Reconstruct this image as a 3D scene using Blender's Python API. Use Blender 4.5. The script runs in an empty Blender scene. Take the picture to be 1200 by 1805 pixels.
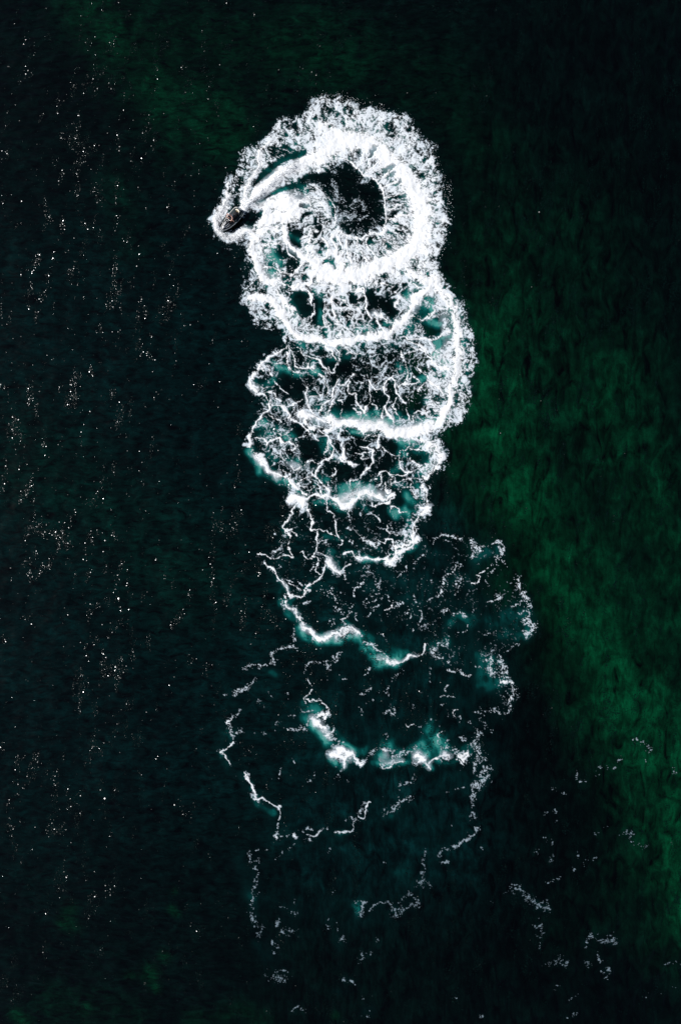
import bpy, bmesh, math
import numpy as np
from mathutils import Vector, Matrix
C = bpy.context.scene.collection
S_ = 0.066                                   # metres per plan unit

def W(px, py, z=0.0):
    return Vector(((px-600)*S_, (902.5-py)*S_, z))

# ------------------------------------------------------------------ camera: a drone looking straight down
CAM_H = 84.0
cam_d = bpy.data.cameras.new('camera'); cam = bpy.data.objects.new('camera', cam_d); C.objects.link(cam)
cam.location = (0, 0, CAM_H); cam.rotation_euler = (0, 0, 0)
cam_d.sensor_fit = 'VERTICAL'; cam_d.sensor_height = 36
cam_d.lens = 18/((1805*S_/2)/CAM_H)
cam_d.clip_start = 1; cam_d.clip_end = 20000
bpy.context.scene.camera = cam

# ------------------------------------------------------------------ daylight
SUN_EL, SUN_AZ = 36.0, -90.0                # azimuth clockwise from north (picture's top)
world = bpy.data.worlds.new('World'); bpy.context.scene.world = world; world.use_nodes = True
wn = world.node_tree; bg = wn.nodes['Background']
sky = wn.nodes.new('ShaderNodeTexSky'); sky.sky_type = 'NISHITA'; sky.sun_disc = False
sky.sun_elevation = math.radians(SUN_EL); sky.sun_rotation = math.radians(SUN_AZ)
wn.links.new(sky.outputs[0], bg.inputs[0]); bg.inputs[1].default_value = 0.05
sd = bpy.data.lights.new('sun', 'SUN'); sd.energy = 4.9; sd.angle = math.radians(.53); sd.color = (1, .99, .98)
sun = bpy.data.objects.new('sun', sd); C.objects.link(sun)
_e, _a = math.radians(SUN_EL), math.radians(SUN_AZ)
SUN_DIR = Vector((math.sin(_a)*math.cos(_e), math.cos(_a)*math.cos(_e), math.sin(_e)))
sun.rotation_euler = SUN_DIR.to_track_quat('Z', 'Y').to_euler(); sun.location = SUN_DIR*200
vs = bpy.context.scene.view_settings
vs.view_transform = 'Standard'; vs.look = 'None'; vs.gamma = 1; vs.exposure = 0.18; vs.use_curve_mapping = False

# ------------------------------------------------------------------ noise
_rs = np.random.RandomState(11)
_T = [_rs.rand(256, 256).astype(np.float32) for _ in range(12)]

def vnoise(x, y, k=0):
    """smooth value noise, 0..1"""
    T = _T[k % 12]
    xi = np.floor(x).astype(np.int32); yi = np.floor(y).astype(np.int32)
    fx = (x - xi).astype(np.float32); fy = (y - yi).astype(np.float32)
    fx = fx*fx*(3-2*fx); fy = fy*fy*(3-2*fy)
    a = xi & 255; b = yi & 255; a1 = (xi+1) & 255; b1 = (yi+1) & 255
    return (T[a, b]*(1-fx)+T[a1, b]*fx)*(1-fy)+(T[a, b1]*(1-fx)+T[a1, b1]*fx)*fy

def fbm(x, y, k=0, octv=4, gain=.5):
    s = 0; w = 1; t = 0
    for i in range(octv):
        c, n = np.cos(.6*i+.3), np.sin(.6*i+.3)
        q = 2.03**i
        s = s + w*vnoise((x*c-y*n)*q+17*i+k*7.3, (x*n+y*c)*q-31*i, k+i)
        t += w; w *= gain
    return s/t

def worley(x, y, k=0, jit=.95):
    """distance to nearest and second nearest scattered point"""
    xi = np.floor(x).astype(np.int32); yi = np.floor(y).astype(np.int32)
    f1 = np.full(x.shape, 9, np.float32); f2 = f1.copy()
    TX, TY = _T[k % 12], _T[(k+5) % 12]
    for dx in (-1, 0, 1):
        for dy in (-1, 0, 1):
            a = (xi+dx) & 255; b = (yi+dy) & 255
            px = xi+dx+.5+jit*(TX[a, b]-.5); py = yi+dy+.5+jit*(TY[a, b]-.5)
            d = np.hypot(px-x, py-y).astype(np.float32)
            f2 = np.minimum(f2, np.maximum(f1, d)); f1 = np.minimum(f1, d)
    return f1, f2

def ss(a, b, x):
    t = np.clip((x-a)/(b-a), 0, 1)
    return t*t*(3-2*t)

def rank(n, bins=2048):
    """spread values so that they are uniform in 0..1"""
    s = n.ravel()[::7]
    q = np.quantile(s, np.linspace(0, 1, bins))
    return np.interp(n, q, np.linspace(0, 1, bins)).astype(np.float32)

# ------------------------------------------------------------------ where the foam lies (plan units: 1 = 6.6 cm, x east, y south)
FR = {'A': (370, 150, 4.8), 'B': (600, 150, 4.8), 'C': (370, 400, 4.8), 'D': (600, 400, 4.8),
      'E': (420, 600, 5.4545), 'F': (640, 600, 5.4545), 'G': (420, 740, 6), 'H': (600, 740, 6),
      'I': (430, 900, 4.4444), 'J': (680, 920, 4.2857), 'K': (370, 1130, 4.4444), 'L': (640, 1130, 4.2857),
      'M': (380, 1350, 4.2857), 'N': (600, 1350, 4.2857), 'P': (400, 1400, 3), 'Q': (800, 1300, 3), 'Z': (0, 0, 1), 'R': (380, 355, 17.143)}

def fr(f, pts):
    x0, y0, s = FR[f]
    return np.array([(x0+a/s, y0+b/s) for a, b in pts], np.float32)

# soft areas: frame, outline, density, fringe softness, kind of pattern (0 grain, 1 lace)
AREAS = [
 # grainy apron around the first ring and the boat
 ('Z', [(376,400),(392,352),(402,325),(420,300),(419,266),(440,256),(457,262),(472,248),(482,224),(502,206),(530,203),(546,194),(551,174),(580,169),(600,172),(625,184),(655,190),(690,196),(712,200),(728,215),(738,238),(746,252),(768,254),(775,285),(778,330),(786,355),(796,380),(793,402),(785,430),(770,455),(775,480),(700,500),(600,500),(500,480),(440,425),(400,425)], .57, 7, 0),
 ('Z', [(440,420),(445,460),(436,500),(440,560),(460,586),(490,583),(508,606),(540,612),(540,500),(500,420)], .42, 6, 0),
 ('Z', [(740,480),(780,485),(800,510),(815,545),(828,575),(841,612),(842,640),(832,672),(836,700),(818,745),(800,757),(770,768),(740,740),(760,600)], .50, 5, 0),
 ('Z', [(745,770),(776,772),(786,800),(776,828),(752,842),(720,820)], .62, 5, 0),
 ('Z', [(730,845),(750,846),(753,900),(741,920),(726,965),(700,985),(690,960),(720,900)], .35, 5, 0),
 # lace inside the loops
 ('Z', [(600,230),(680,235),(735,280),(755,350),(745,430),(700,480),(600,500),(520,470),(470,430),(450,380),(520,330),(560,250)], .27, 14, 1),
 ('Z', [(450,400),(600,400),(640,500),(640,600),(540,600),(500,560),(455,500)], .56, 8, 1),
 ('Z', [(600,480),(760,480),(790,520),(740,600),(600,605),(560,560)], .48, 8, 1),
 ('Z', [(510,610),(600,606),(720,590),(800,560),(800,700),(770,750),(600,750),(560,745),(520,745),(450,690),(450,650)], .33, 7, 1),
 ('Z', [(740,530),(800,540),(815,620),(800,700),(750,700),(735,600)], .36, 8, 1),
 ('Z', [(455,690),(540,730),(600,745),(760,770),(770,810),(740,880),(600,900),(520,880),(490,850),(450,825),(445,765)], .28, 7, 1),
 ('Z', [(455,760),(500,760),(520,850),(470,830)], .25, 6, 1),
 ('Z', [(515,890),(600,895),(740,870),(735,950),(690,990),(640,985),(590,1000),(530,1040),(500,1040),(470,975),(510,930)], .13, 9, 1),
 ('Z', [(600,1000),(700,990),(800,950),(880,960),(900,1020),(935,1080),(935,1110),(890,1150),(800,1180),(740,1120),(640,1090)], .075, 14, 1),
 ('Z', [(500,1100),(900,1130),(900,1240),(830,1300),(840,1450),(740,1600),(600,1600),(460,1600),(400,1330),(420,1200)], .030, 18, 1),
 ('J', [(950,560),(1080,560),(1140,820),(1060,900),(900,860),(880,700)], .10, 6, 0),
 ('J', [(800,150),(880,160),(900,270),(820,280),(750,220)], .10, 6, 0),
 ('L', [(1000,120),(1080,120),(1150,380),(1100,470),(1030,540),(900,520),(960,380)], .07, 6, 0),
]
# holes where dark water shows: frame, outline, remaining share, softness
HOLES = [
 ('Z', [(633,283),(637,274),(638,265),(636,264),(632,273),(631,283)], 0.12, 2.5),
 ('Z', [(652,281),(660,272),(663,260),(659,258),(652,268),(649,280)], 0.16, 2.5),
 ('Z', [(662,295),(668,290),(672,283),(670,281),(664,287),(660,294)], 0.15, 2.5),
 ('Z', [(679,305),(690,300),(698,290),(696,287),(685,293),(677,303)], 0.15, 2.5),
 ('Z', [(683,315),(694,311),(703,304),(701,300),(690,304),(681,312)], 0.32, 2.5),
 ('Z', [(688,327),(699,325),(709,320),(708,317),(697,319),(687,325)], 0.14, 2.5),
 ('Z', [(687,346),(700,347),(713,344),(712,339),(699,339),(686,343)], 0.24, 2.5),
 ('Z', [(695,360),(705,363),(716,362),(716,357),(706,354),(695,356)], 0.31, 2.5),
 ('Z', [(687,375),(696,380),(707,382),(708,379),(698,374),(687,373)], 0.14, 2.5),
 ('Z', [(685,389),(691,393),(698,396),(699,394),(693,389),(686,387)], 0.26, 2.5),
 ('Z', [(674,400),(681,408),(690,413),(691,410),(685,403),(676,398)], 0.35, 2.5),
 ('Z', [(663,409),(667,417),(673,422),(676,420),(672,412),(665,408)], 0.17, 2.5),
 ('Z', [(647,414),(649,423),(655,430),(658,429),(656,420),(649,413)], 0.33, 2.5),
 ('Z', [(632,413),(632,422),(637,429),(641,428),(640,419),(635,412)], 0.25, 2.5),
 ('Z', [(618,418),(617,426),(619,434),(622,434),(623,426),(620,418)], 0.11, 2.5),
 ('Z', [(599,423),(594,436),(594,449),(598,449),(602,437),(602,423)], 0.34, 2.5),
 ('Z', [(590,415),(584,427),(582,440),(586,441),(592,429),(593,415)], 0.20, 2.5),
 ('Z', [(569,408),(561,418),(556,429),(558,430),(566,421),(571,409)], 0.15, 2.5),
 ('Z', [(563,397),(555,402),(550,411),(554,414),(562,408),(566,400)], 0.18, 2.5),
 ('Z', [(557,388),(549,392),(544,398),(546,402),(554,398),(559,391)], 0.19, 2.5),
 ('Z', [(548,375),(535,379),(524,387),(525,390),(538,385),(549,378)], 0.15, 2.5),
 ('Z', [(544,363),(535,363),(528,367),(529,371),(538,371),(545,366)], 0.14, 2.5),
 ('Z', [(537,349),(528,347),(520,350),(520,355),(529,357),(538,353)], 0.13, 2.5),
 ('Z', [(536,330),(527,326),(517,326),(516,331),(525,335),(535,334)], 0.22, 2.5),
 ('Z', [(543,319),(536,315),(529,314),(528,317),(534,321),(542,322)], 0.16, 2.5),
 ('Z', [(548,300),(541,293),(532,288),(530,290),(538,296),(547,301)], 0.16, 2.5),
 ('Z', [(566,302),(590,290),(612,285),(640,302),(663,318),(674,340),(682,372),(680,398),(664,411),(626,418),(604,408),(590,385),(575,345),(560,325)], .42, 5),
 ('Z', [(595,300),(625,300),(640,330),(625,345),(600,330)], .15, 7),
 ('Z', [(640,330),(665,335),(672,375),(650,372),(635,350)], .25, 7),
 ('A', [(780,760),(960,720),(1080,740),(1000,830),(850,830)], .35, 3),
 ('A', [(400,980),(520,910),(640,860),(720,850),(700,900),(540,950),(420,1000)], .3, 2.5),
 ('A', [(620,600),(700,560),(820,530),(760,590),(620,650),(500,700),(580,630)], .08, 2),
 ('A', [(180,1000),(250,930),(270,1000),(250,1060),(200,1080)], .1, 2.5),
 ('A', [(330,1080),(430,1050),(420,1150),(330,1220),(280,1200)], .12, 3),
 ('A', [(355,905),(420,835),(500,805),(570,700),(540,670),(450,740),(380,830)], .25, 1.6),
 ('C', [(640,30),(780,10),(790,150),(740,170),(660,120)], .22, 4),
 ('C', [(640,140),(760,260),(760,320),(640,230)], .15, 2.5),
 ('C', [(520,210),(640,210),(700,300),(760,330),(700,390),(620,370),(560,280)], .38, 3),
 ('C', [(700,540),(830,540),(860,640),(860,740),(800,760),(740,720),(680,640)], .12, 4),
 ('C', [(870,560),(960,590),(960,700),(940,800),(870,810)], .2, 4),
 ('C', [(920,120),(980,160),(980,220),(930,220)], .15, 3),
 ('C', [(960,230),(1050,260),(1060,330),(970,310)], .3, 4),
 ('C', [(310,80),(350,150),(310,300),(250,250),(250,80)], .5, 2),
 ('C', [(380,860),(480,880),(590,880),(600,1000),(500,1040),(330,1100),(300,900)], .0, 3),
 ('D', [(200,540),(300,530),(330,640),(290,720),(250,740),(210,640)], .15, 3),
 ('D', [(320,570),(420,560),(480,740),(430,800),(370,740)], .25, 4),
 ('D', [(630,660),(770,680),(770,750),(690,770),(640,740)], .2, 3),
 ('D', [(700,770),(860,760),(870,870),(800,930),(700,860)], .15, 3),
 ('D', [(780,940),(920,900),(920,960),(820,1040),(780,1000)], .2, 3),
 ('D', [(740,580),(800,580),(800,650),(740,650)], .2, 3),
 ('E', [(380,220),(600,330),(610,580),(430,570),(350,450),(400,330)], .25, 4),
 ('E', [(850,210),(1090,170),(1100,320),(940,400),(860,330)], .25, 4),
 ('E', [(930,580),(1100,540),(1110,700),(990,740),(900,680)], .3, 4),
 ('E', [(500,790),(600,790),(650,860),(600,930),(500,930)], .12, 3),
 ('E', [(600,960),(850,940),(860,1080),(800,1160),(600,1160)], .12, 4),
 ('F', [(480,250),(600,350),(600,400),(540,400),(480,320)], .2, 3),
 ('F', [(80,480),(220,480),(230,590),(190,640),(100,620)], .3, 3),
 ('F', [(240,400),(290,400),(330,580),(270,640),(240,560)], .3, 3),
 ('F', [(510,560),(640,560),(600,620),(560,700),(400,740),(300,700),(320,600),(400,600)], .3, 4),
 ('F', [(210,920),(380,960),(380,1040),(310,1100),(200,1000)], .2, 3),
 ('F', [(450,1040),(600,1030),(650,1150),(550,1200),(460,1130)], .3, 4),
 ('H', [(60,380),(240,300),(380,420),(560,440),(560,520),(420,600),(260,640),(60,620)], .45, 5),
 ('H', [(700,320),(860,310),(950,380),(860,490),(740,470)], .25, 4),
 ('H', [(540,780),(700,740),(800,860),(800,980),(660,960),(540,880)], .15, 4),
 ('G', [(1040,480),(1190,450),(1200,640),(1040,620)], .3, 4),
]
MILK = [   # smooth unbroken froth: frame, path, half width, strength
 ('F', [(0,790),(120,790),(220,840),(330,860),(450,850),(560,830)], 8, .85), ('E', [(960,800),(1080,780),(1200,790)], 7, .85),
 ('H', [(0,860),(80,800),(180,760),(290,745),(350,780),(420,800)], 8, .85), ('G', [(1100,830),(1190,840)], 7, .7),
 ('I', [(660,400),(690,450),(720,470)], 6, .9), ('I', [(470,910),(540,960),(600,1000),(650,990),(700,975)], 5, .8), ('I', [(720,1000),(760,960),(820,940),(880,960)], 5.5, .8),
 ('I', [(1050,1150),(1120,1170),(1200,1170)], 4.5, .6), ('I', [(300,560),(340,640)], 3, .6), ('I', [(350,740),(430,810)], 4, .6), ('I', [(1110,400),(1150,400)], 5, .8), ('I', [(890,350),(930,380),(1050,390)], 3, .6),
 ('K', [(800,620),(850,660),(890,710),(930,760)], 6, .75), ('K', [(960,900),(1030,880),(1090,890)], 8, .9), ('K', [(1040,960),(1040,920)], 5, .8),
 ('L', [(400,860),(430,880),(460,890)], 7.5, .95), ('L', [(500,960),(520,920)], 5, .7), ('L', [(600,860),(650,870)], 6, .5), ('L', [(140,890),(190,920),(300,910)], 4, .5), ('L', [(170,830),(180,880)], 5, .5),
 ('L', [(200,160),(260,140),(340,120),(410,115)], 3, .6), ('L', [(730,870),(760,880)], 5, .6),
 ('G', [(570,840),(640,850),(700,880)], 7, .8), ('G', [(170,390),(240,480),(280,530),(380,580),(440,580)], 4.5, .8), ('G', [(1120,900),(1190,900)], 6, .8), ('G', [(540,450),(610,480)], 5, .6),
 ('E', [(130,420),(160,450)], 6, .8), ('E', [(620,740),(700,740),(820,790)], 6, .7), ('E', [(640,560),(680,640)], 4, .6), ('F', [(640,410),(720,440)], 7, .6), ('F', [(100,1020),(160,980)], 3, .3),
 ('A', [(430,990),(560,960),(700,980),(820,990)], 10, .75), ('A', [(265,1060),(340,990),(430,915)], 6, 1.05), ('A', [(410,930),(560,800),(700,705),(800,660)], 12, 1.05), ('A', [(275,1050),(310,930),(350,820),(400,690),(430,590)], 5, 1.0),
 ('R', [(300,130),(230,330),(110,480),(60,640),(70,800),(140,950),(260,1050),(420,1090),(600,1010),(760,900),(900,820)], 5.2, .95),
 ('C', [(650,840),(800,930),(1000,970),(1200,970)], 6, .7), ('D', [(0,970),(230,930),(420,890)], 6, .7), ('C', [(380,150),(430,250),(420,360),(480,440)], 8, .5), ('C', [(700,180),(850,270),(1000,400),(1120,510)], 7, .7),
 ('D', [(100,370),(300,340),(500,270),(560,200)], 11, .6), ('Z', [(590,246),(640,250),(680,276),(710,310),(735,345),(745,390),(725,435),(690,462)], 15, .55),
 ('D', [(300,730),(350,760)], 6, .6), ('D', [(600,640),(640,700),(560,780)], 6, .5), ('D', [(800,560),(850,700),(880,860),(900,1000),(880,1150)], 9, .22), ('M', [(285,190),(330,250)], 2.5, .5),
 ('H', [(920,900),(860,990)], 4, .5), ('H', [(1010,340),(1040,440),(980,520)], 6, .3),
]
LATE = [
 ('A', [(345,930),(400,850),(470,770),(560,700),(640,650),(800,590),(820,540),(720,555),(600,610),(500,680),(430,740),(390,800)], .28, 1.8),
 ('A', [(400,1000),(540,905),(640,862),(740,822),(800,770),(960,740),(1000,800),(840,850),(700,885),(560,935)], .30, 2),
 ('R', [(190,730),(280,540),(400,420),(520,300),(600,215),(760,150),(790,60),(700,-20),(620,0),(560,150),(480,215),(390,250),(330,430),(250,600)], .0, 1.6),
 ('R', [(900,420),(930,340),(1080,340),(1190,440),(1060,620),(900,690),(700,800),(560,900),(450,950),(500,700),(850,480)], .12, 2),  # foam cut away beside the hull to stand for its shadow
]
# white bands: frame, path, half width, density [, pattern]
B = [
 # boat: bow wave, V wake and plume
 ('A', [(60,1170),(100,1080),(150,970),(175,900),(160,850)], 6, .95),
 ('Z', [(384,398),(390,412),(402,420),(414,419),(430,410),(446,402)], 5.5, 1),
 ('Z', [(380,392),(386,380),(395,366),(402,350)], 6.5, 1),
 ('A', [(150,880),(170,840),(240,780),(300,700)], 5, .6, 0),
 ('A', [(275,1050),(320,900),(380,740),(410,620),(440,550),(520,480)], 5, .98),
 ('A', [(290,1050),(420,920),(520,840)], 7, 1),
 ('A', [(420,920),(560,790),(680,720),(800,670)], 12.5, 1),
 ('A', [(430,560),(540,400),(620,300)], 8, .55, 0),
 ('A', [(480,520),(620,440),(760,400),(900,350)], 12, .45, 0),
 # first ring
 ('A', [(780,650),(900,600),(1040,540),(1120,500)], 15, .97),
 ('Z', [(590,246),(620,246),(650,254),(680,276),(705,302),(728,330),(740,355),(744,385),(738,415),(720,440),(692,460),(660,474),(628,484),(600,486),(575,478)], 19, .97),
 ('Z', [(560,262),(600,246),(640,250),(680,274),(710,302),(735,335),(750,365),(752,400),(745,430),(720,460),(690,476),(640,492)], 30, .74, 0),
 ('A', [(1000,330),(1100,420),(1200,430)], 10, .7),
 ('B', [(0,230),(150,290),(280,360),(420,470),(560,620),(680,740),(780,900),(830,1050),(860,1180)], 15, .42, 0),
 ('B', [(700,560),(780,640),(820,760),(840,900)], 8, .3, 0),
 ('D', [(760,20),(720,150),(700,300),(760,380),(840,430)], 12, .5, 0),
 ('B', [(0,640),(60,640),(130,700),(200,760),(300,810),(340,880),(370,950),(365,1020),(390,1100),(385,1190)], 3.2, 1),
 ('D', [(380,0),(340,60),(200,70),(100,90),(20,60),(-60,20)], 4, .9),
 ('B', [(60,560),(200,600),(330,700),(420,800),(450,950),(440,1100)], 12, .24, 1),
 ('D', [(480,60),(400,180),(250,200),(100,220),(-20,260),(-120,240)], 14, .20, 1),
 # radial ribs inside the ring
 ('D', [(330,60),(380,150),(420,230)], 3, .9), ('D', [(230,70),(240,150),(300,270)], 3, .9),
 ('D', [(150,80),(150,180),(210,290)], 3, .9), ('D', [(60,80),(60,180),(90,300)], 3, .9),
 ('D', [(-40,40),(0,160),(0,300)], 3, .85), ('D', [(440,20),(520,90),(560,150)], 2.5, .8),
 ('B', [(130,700),(210,640),(250,580)], 2.6, .8), ('B', [(200,760),(280,700),(330,650)], 2.6, .85),
 ('B', [(300,810),(360,770),(420,720)], 2.6, .85), ('B', [(340,880),(430,830),(480,820)], 3, .9),
 ('B', [(370,960),(440,930),(520,900)], 3, .9), ('B', [(375,1040),(470,1040),(560,1000)], 3, .9),
 ('B', [(390,1110),(480,1130),(600,1100)], 4, .95),
 ('C', [(850,60),(840,120),(850,240)], 3, .9), ('C', [(930,90),(970,120),(1000,200),(980,260),(930,280)], 4.5, .95),
 ('C', [(1080,10),(1040,60),(1040,150),(1100,240)], 4, .8), ('C', [(780,90),(850,40),(900,20)], 3, .8),
 ('C', [(1060,240),(1120,300),(1160,370)], 8, .7), ('C', [(1000,340),(1010,400)], 7, .6),
 ('C', [(890,100),(880,200),(950,330)], 3, .8), ('A', [(1000,950),(1060,1010),(1080,1100),(1060,1180)], 2.5, .7),
 ('A', [(900,960),(980,1040),(1010,1120)], 2.5, .7), ('A', [(830,800),(960,820),(1060,900),(1180,1000)], 6, .5, 0),
 ('A', [(1100,1050),(1200,1150)], 12, .35, 0),
 ('B', [(0,960),(80,1000),(180,1050),(330,1060)], 8, .28, 0), ('B', [(40,1120),(150,1130),(280,1120)], 8, .3, 0),
 # white sheet left of the hole and down the left side
 ('Z', [(465,368),(490,362),(515,366),(540,364)], 11, 1), ('Z', [(462,385),(490,386),(520,380)], 12, .92),
 ('A', [(700,1080),(560,1120),(440,1180)], 9, .9),
 ('C', [(330,20),(400,120),(420,60),(540,20)], 9, .85),
 ('C', [(620,0),(630,100),(700,170),(780,230),(850,280),(950,350),(1040,440),(1130,520)], 8, 1),
 ('C', [(1180,420),(1080,440),(980,330)], 8, .9),
 ('C', [(350,150),(380,260),(410,380),(440,450),(520,480)], 8.5, .93),
 ('C', [(430,180),(520,150),(620,140)], 4, .85),
 ('C', [(440,340),(540,350),(640,390),(700,400),(760,350),(800,310)], 4, .95),
 ('C', [(500,450),(600,470),(700,500),(720,530),(800,500),(860,460),(900,400)], 5, .95),
 ('C', [(790,530),(860,560),(870,620),(850,660)], 4, .95), ('C', [(870,660),(880,740),(860,800)], 1.6, .9),
 ('C', [(600,470),(580,400),(600,370)], 3, .8), ('C', [(660,380),(650,450)], 2, .8), ('C', [(640,140),(690,260),(780,300)], 2.2, .85),
 ('C', [(860,460),(960,480),(1020,530),(1100,580)], 4, .7), ('C', [(560,290),(640,280)], 2.2, .7),
 ('C', [(400,430),(330,500),(320,620),(370,720),(380,830),(430,880)], 7, .45, 0),
 ('C', [(310,260),(290,420),(310,560),(340,680)], 5, .3, 0),
 # second loop
 ('C', [(350,585),(440,600),(520,640),(590,710),(630,790),(700,880),(780,930),(900,950),(1040,975),(1200,975)], 8.5, 1),
 ('C', [(580,560),(640,640),(700,720)], 9, .75), ('C', [(700,880),(650,970)], 5, .7, 0),
 ('D', [(0,975),(110,960),(230,930),(330,910),(420,890),(470,840),(560,780),(610,700),(640,610),(720,540),(760,470)], 7.5, .98),
 ('C', [(980,640),(960,760),(960,850)], 2.4, .9), ('C', [(1060,600),(1040,700),(1080,800)], 4, .8),
 ('C', [(1130,620),(1180,700)], 3, .7), ('C', [(990,850),(1040,820),(1130,850),(1200,920)], 2.5, .8),
 ('D', [(180,520),(200,620),(230,700),(270,770)], 3.6, .95), ('D', [(300,730),(340,760)], 5.5, .95),
 ('D', [(350,720),(370,780),(430,820),(520,790)], 2.4, .85), ('D', [(0,470),(60,520),(160,540),(200,500),(330,480),(440,520)], 5, .75),
 ('D', [(440,520),(500,600),(460,680),(500,720)], 2.6, .7), ('D', [(600,470),(680,540),(600,640)], 3, .8),
 ('D', [(300,780),(350,860),(420,900)], 3, .8), ('D', [(100,640),(180,740),(240,860)], 2.4, .7),
 ('D', [(20,700),(100,800),(120,880)], 2.4, .65), ('D', [(560,780),(640,780),(700,800),(760,740),(800,700)], 3, .9),
 ('D', [(560,940),(640,960),(760,960),(860,900),(920,880)], 3, .9), ('D', [(640,1000),(720,1060),(820,1130)], 2.4, .75),
 ('D', [(500,1080),(600,1060),(640,1020)], 2.2, .7), ('D', [(740,970),(780,1070)], 2, .7), ('D', [(820,680),(900,700)], 3, .8),
 # right outer loop
 ('D', [(600,380),(700,440),(780,460),(830,520),(900,600),(950,700),(970,820),(990,960),(1010,1080),(1000,1190)], 10, .88),
 ('F', [(900,60),(900,200),(910,320),(870,450),(840,570),(790,690),(700,790),(600,840),(500,880),(380,890),(300,880)], 9.5, .92),
 ('F', [(1050,100),(1060,240),(960,420),(930,560),(940,680),(840,800)], 8, .40, 0),
 ('F', [(300,890),(260,920),(220,880),(120,840),(0,840)], 8, 1), ('E', [(1200,810),(1100,790),(1000,830),(940,800),(870,750)], 7.5, 1),
 ('F', [(560,840),(620,930),(700,960)], 7, .5, 0),
 ('F', [(630,400),(700,430),(760,470)], 6, .95), ('F', [(640,370),(560,440),(530,490)], 2.2, .9),
 ('F', [(700,230),(760,260),(820,250)], 6, .85), ('F', [(540,240),(600,340),(660,390)], 2.2, .85),
 ('F', [(430,0),(540,80),(620,150),(680,210)], 2.8, .85), ('F', [(350,100),(390,200),(410,320),(420,390)], 3.4, .9),
 ('F', [(480,350),(520,400),(400,410),(340,440),(290,370)], 2.6, .8), ('F', [(430,60),(600,130)], 3, .7),
 ('F', [(290,380),(320,480),(350,560),(400,600)], 3.4, .95), ('F', [(300,360),(220,400),(200,460),(240,550),(200,650),(240,730),(300,800)], 3.4, .95),
 ('F', [(200,460),(120,470),(60,400),(30,300)], 2.4, .8), ('F', [(30,250),(0,360)], 3, .7), ('F', [(50,420),(60,560),(0,660)], 3, .9), ('F', [(60,600),(120,650)], 1.8, .7),
 ('F', [(320,560),(280,600),(290,680),(330,730)], 2, .85), ('F', [(400,640),(420,720),(460,770),(520,700),(590,690)], 1.8, .85),
 ('F', [(380,520),(440,560),(490,600)], 2, .7), ('F', [(500,490),(440,560)], 2, .6), ('F', [(590,610),(600,720)], 2, .7),
 ('F', [(700,600),(620,650)], 2, .8), ('F', [(620,700),(760,690)], 3, .6), ('F', [(180,880),(180,680),(200,650)], 2.4, .85),
 ('F', [(330,0),(350,100),(300,140),(200,150),(100,120)], 6, .30, 0), ('F', [(60,100),(180,60),(300,80)], 10, .33, 0), ('F', [(160,260),(260,220),(330,300)], 8, .26, 0),
 # left of the third loop
 ('E', [(500,70),(420,100),(340,130),(290,200),(220,260),(180,320),(150,380),(150,450)], 4.6, .85),
 ('E', [(140,390),(150,440),(180,470)], 5.5, 1), ('E', [(180,470),(250,520),(280,590),(280,660),(250,710),(190,770),(160,840)], 3.4, .92),
 ('E', [(160,840),(130,920),(120,1000),(140,1060),(200,1110),(260,1190)], 5, .85), ('E', [(280,720),(380,740),(420,760)], 2.2, .85),
 ('E', [(390,630),(470,690),(530,750),(610,790),(650,840),(680,880)], 3, .95), ('E', [(650,460),(640,520),(660,600),(700,670),(740,720)], 4.6, .95),
 ('E', [(600,700),(660,740),(720,740),(820,780),(880,770)], 6.5, 1), ('E', [(660,780),(680,840),(740,860)], 5, .9), ('E', [(740,830),(840,850),(900,880),(900,790)], 4.5, .75),
 ('E', [(470,640),(540,610),(600,590)], 1.6, .8), ('E', [(540,700),(620,650)], 2, .8), ('E', [(500,90),(540,180),(560,240),(640,260),(700,280),(740,330)], 2.4, .9),
 ('E', [(560,80),(680,150),(750,200),(800,240),(850,330)], 2.6, .9), ('E', [(500,120),(460,200),(540,280),(600,310)], 2.4, .85), ('E', [(760,340),(830,400),(850,470),(820,540)], 1.8, .85),
 ('E', [(690,220),(700,270),(740,270)], 4, .8), ('E', [(840,60),(880,100),(900,170),(940,200)], 4.5, .8), ('E', [(940,60),(960,160),(940,250)], 2, .7),
 ('E', [(850,260),(870,320),(910,340),(930,230)], 1.8, .8), ('E', [(1000,0),(1040,120),(1180,150)], 2.6, .7), ('E', [(980,160),(1080,130)], 2, .7),
 ('E', [(360,430),(420,480),(490,530)], 1.5, .8), ('E', [(520,470),(530,420),(580,370)], 1.5, .75), ('E', [(610,380),(640,340),(600,300)], 1.6, .7),
 ('E', [(680,570),(720,540),(800,510)], 1.4, .7), ('E', [(940,400),(900,470),(880,560),(830,620),(790,700)], 3, .88), ('E', [(930,470),(900,580),(880,680),(880,750)], 1.8, .85),
 ('E', [(960,570),(1000,590),(1000,680),(990,740)], 1.5, .8), ('E', [(940,430),(1040,420),(1090,340),(1140,320)], 3.4, .75), ('E', [(1080,400),(1060,500),(1120,540),(1150,620),(1200,680)], 3.6, .9),
 ('E', [(1140,750),(1160,680),(1100,660)], 1.6, .7), ('E', [(1200,380),(1140,440)], 2.4, .6), ('E', [(360,220),(470,240),(520,290),(600,320)], 2, .75), ('E', [(220,290),(300,280),(350,420),(400,460)], 2.2, .7),
 ('E', [(200,420),(270,460),(340,450)], 2.4, .75), ('E', [(240,510),(330,520),(400,580)], 2, .7), ('E', [(320,560),(300,600),(380,620),(450,650)], 2.2, .7),
 # fourth loop
 ('G', [(120,160),(130,280),(170,340),(220,400),(260,470)], 4.5, .9), ('G', [(210,390),(270,500),(340,550),(440,580),(520,585),(570,620),(620,710),(660,770),(700,790)], 4, .98),
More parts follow.
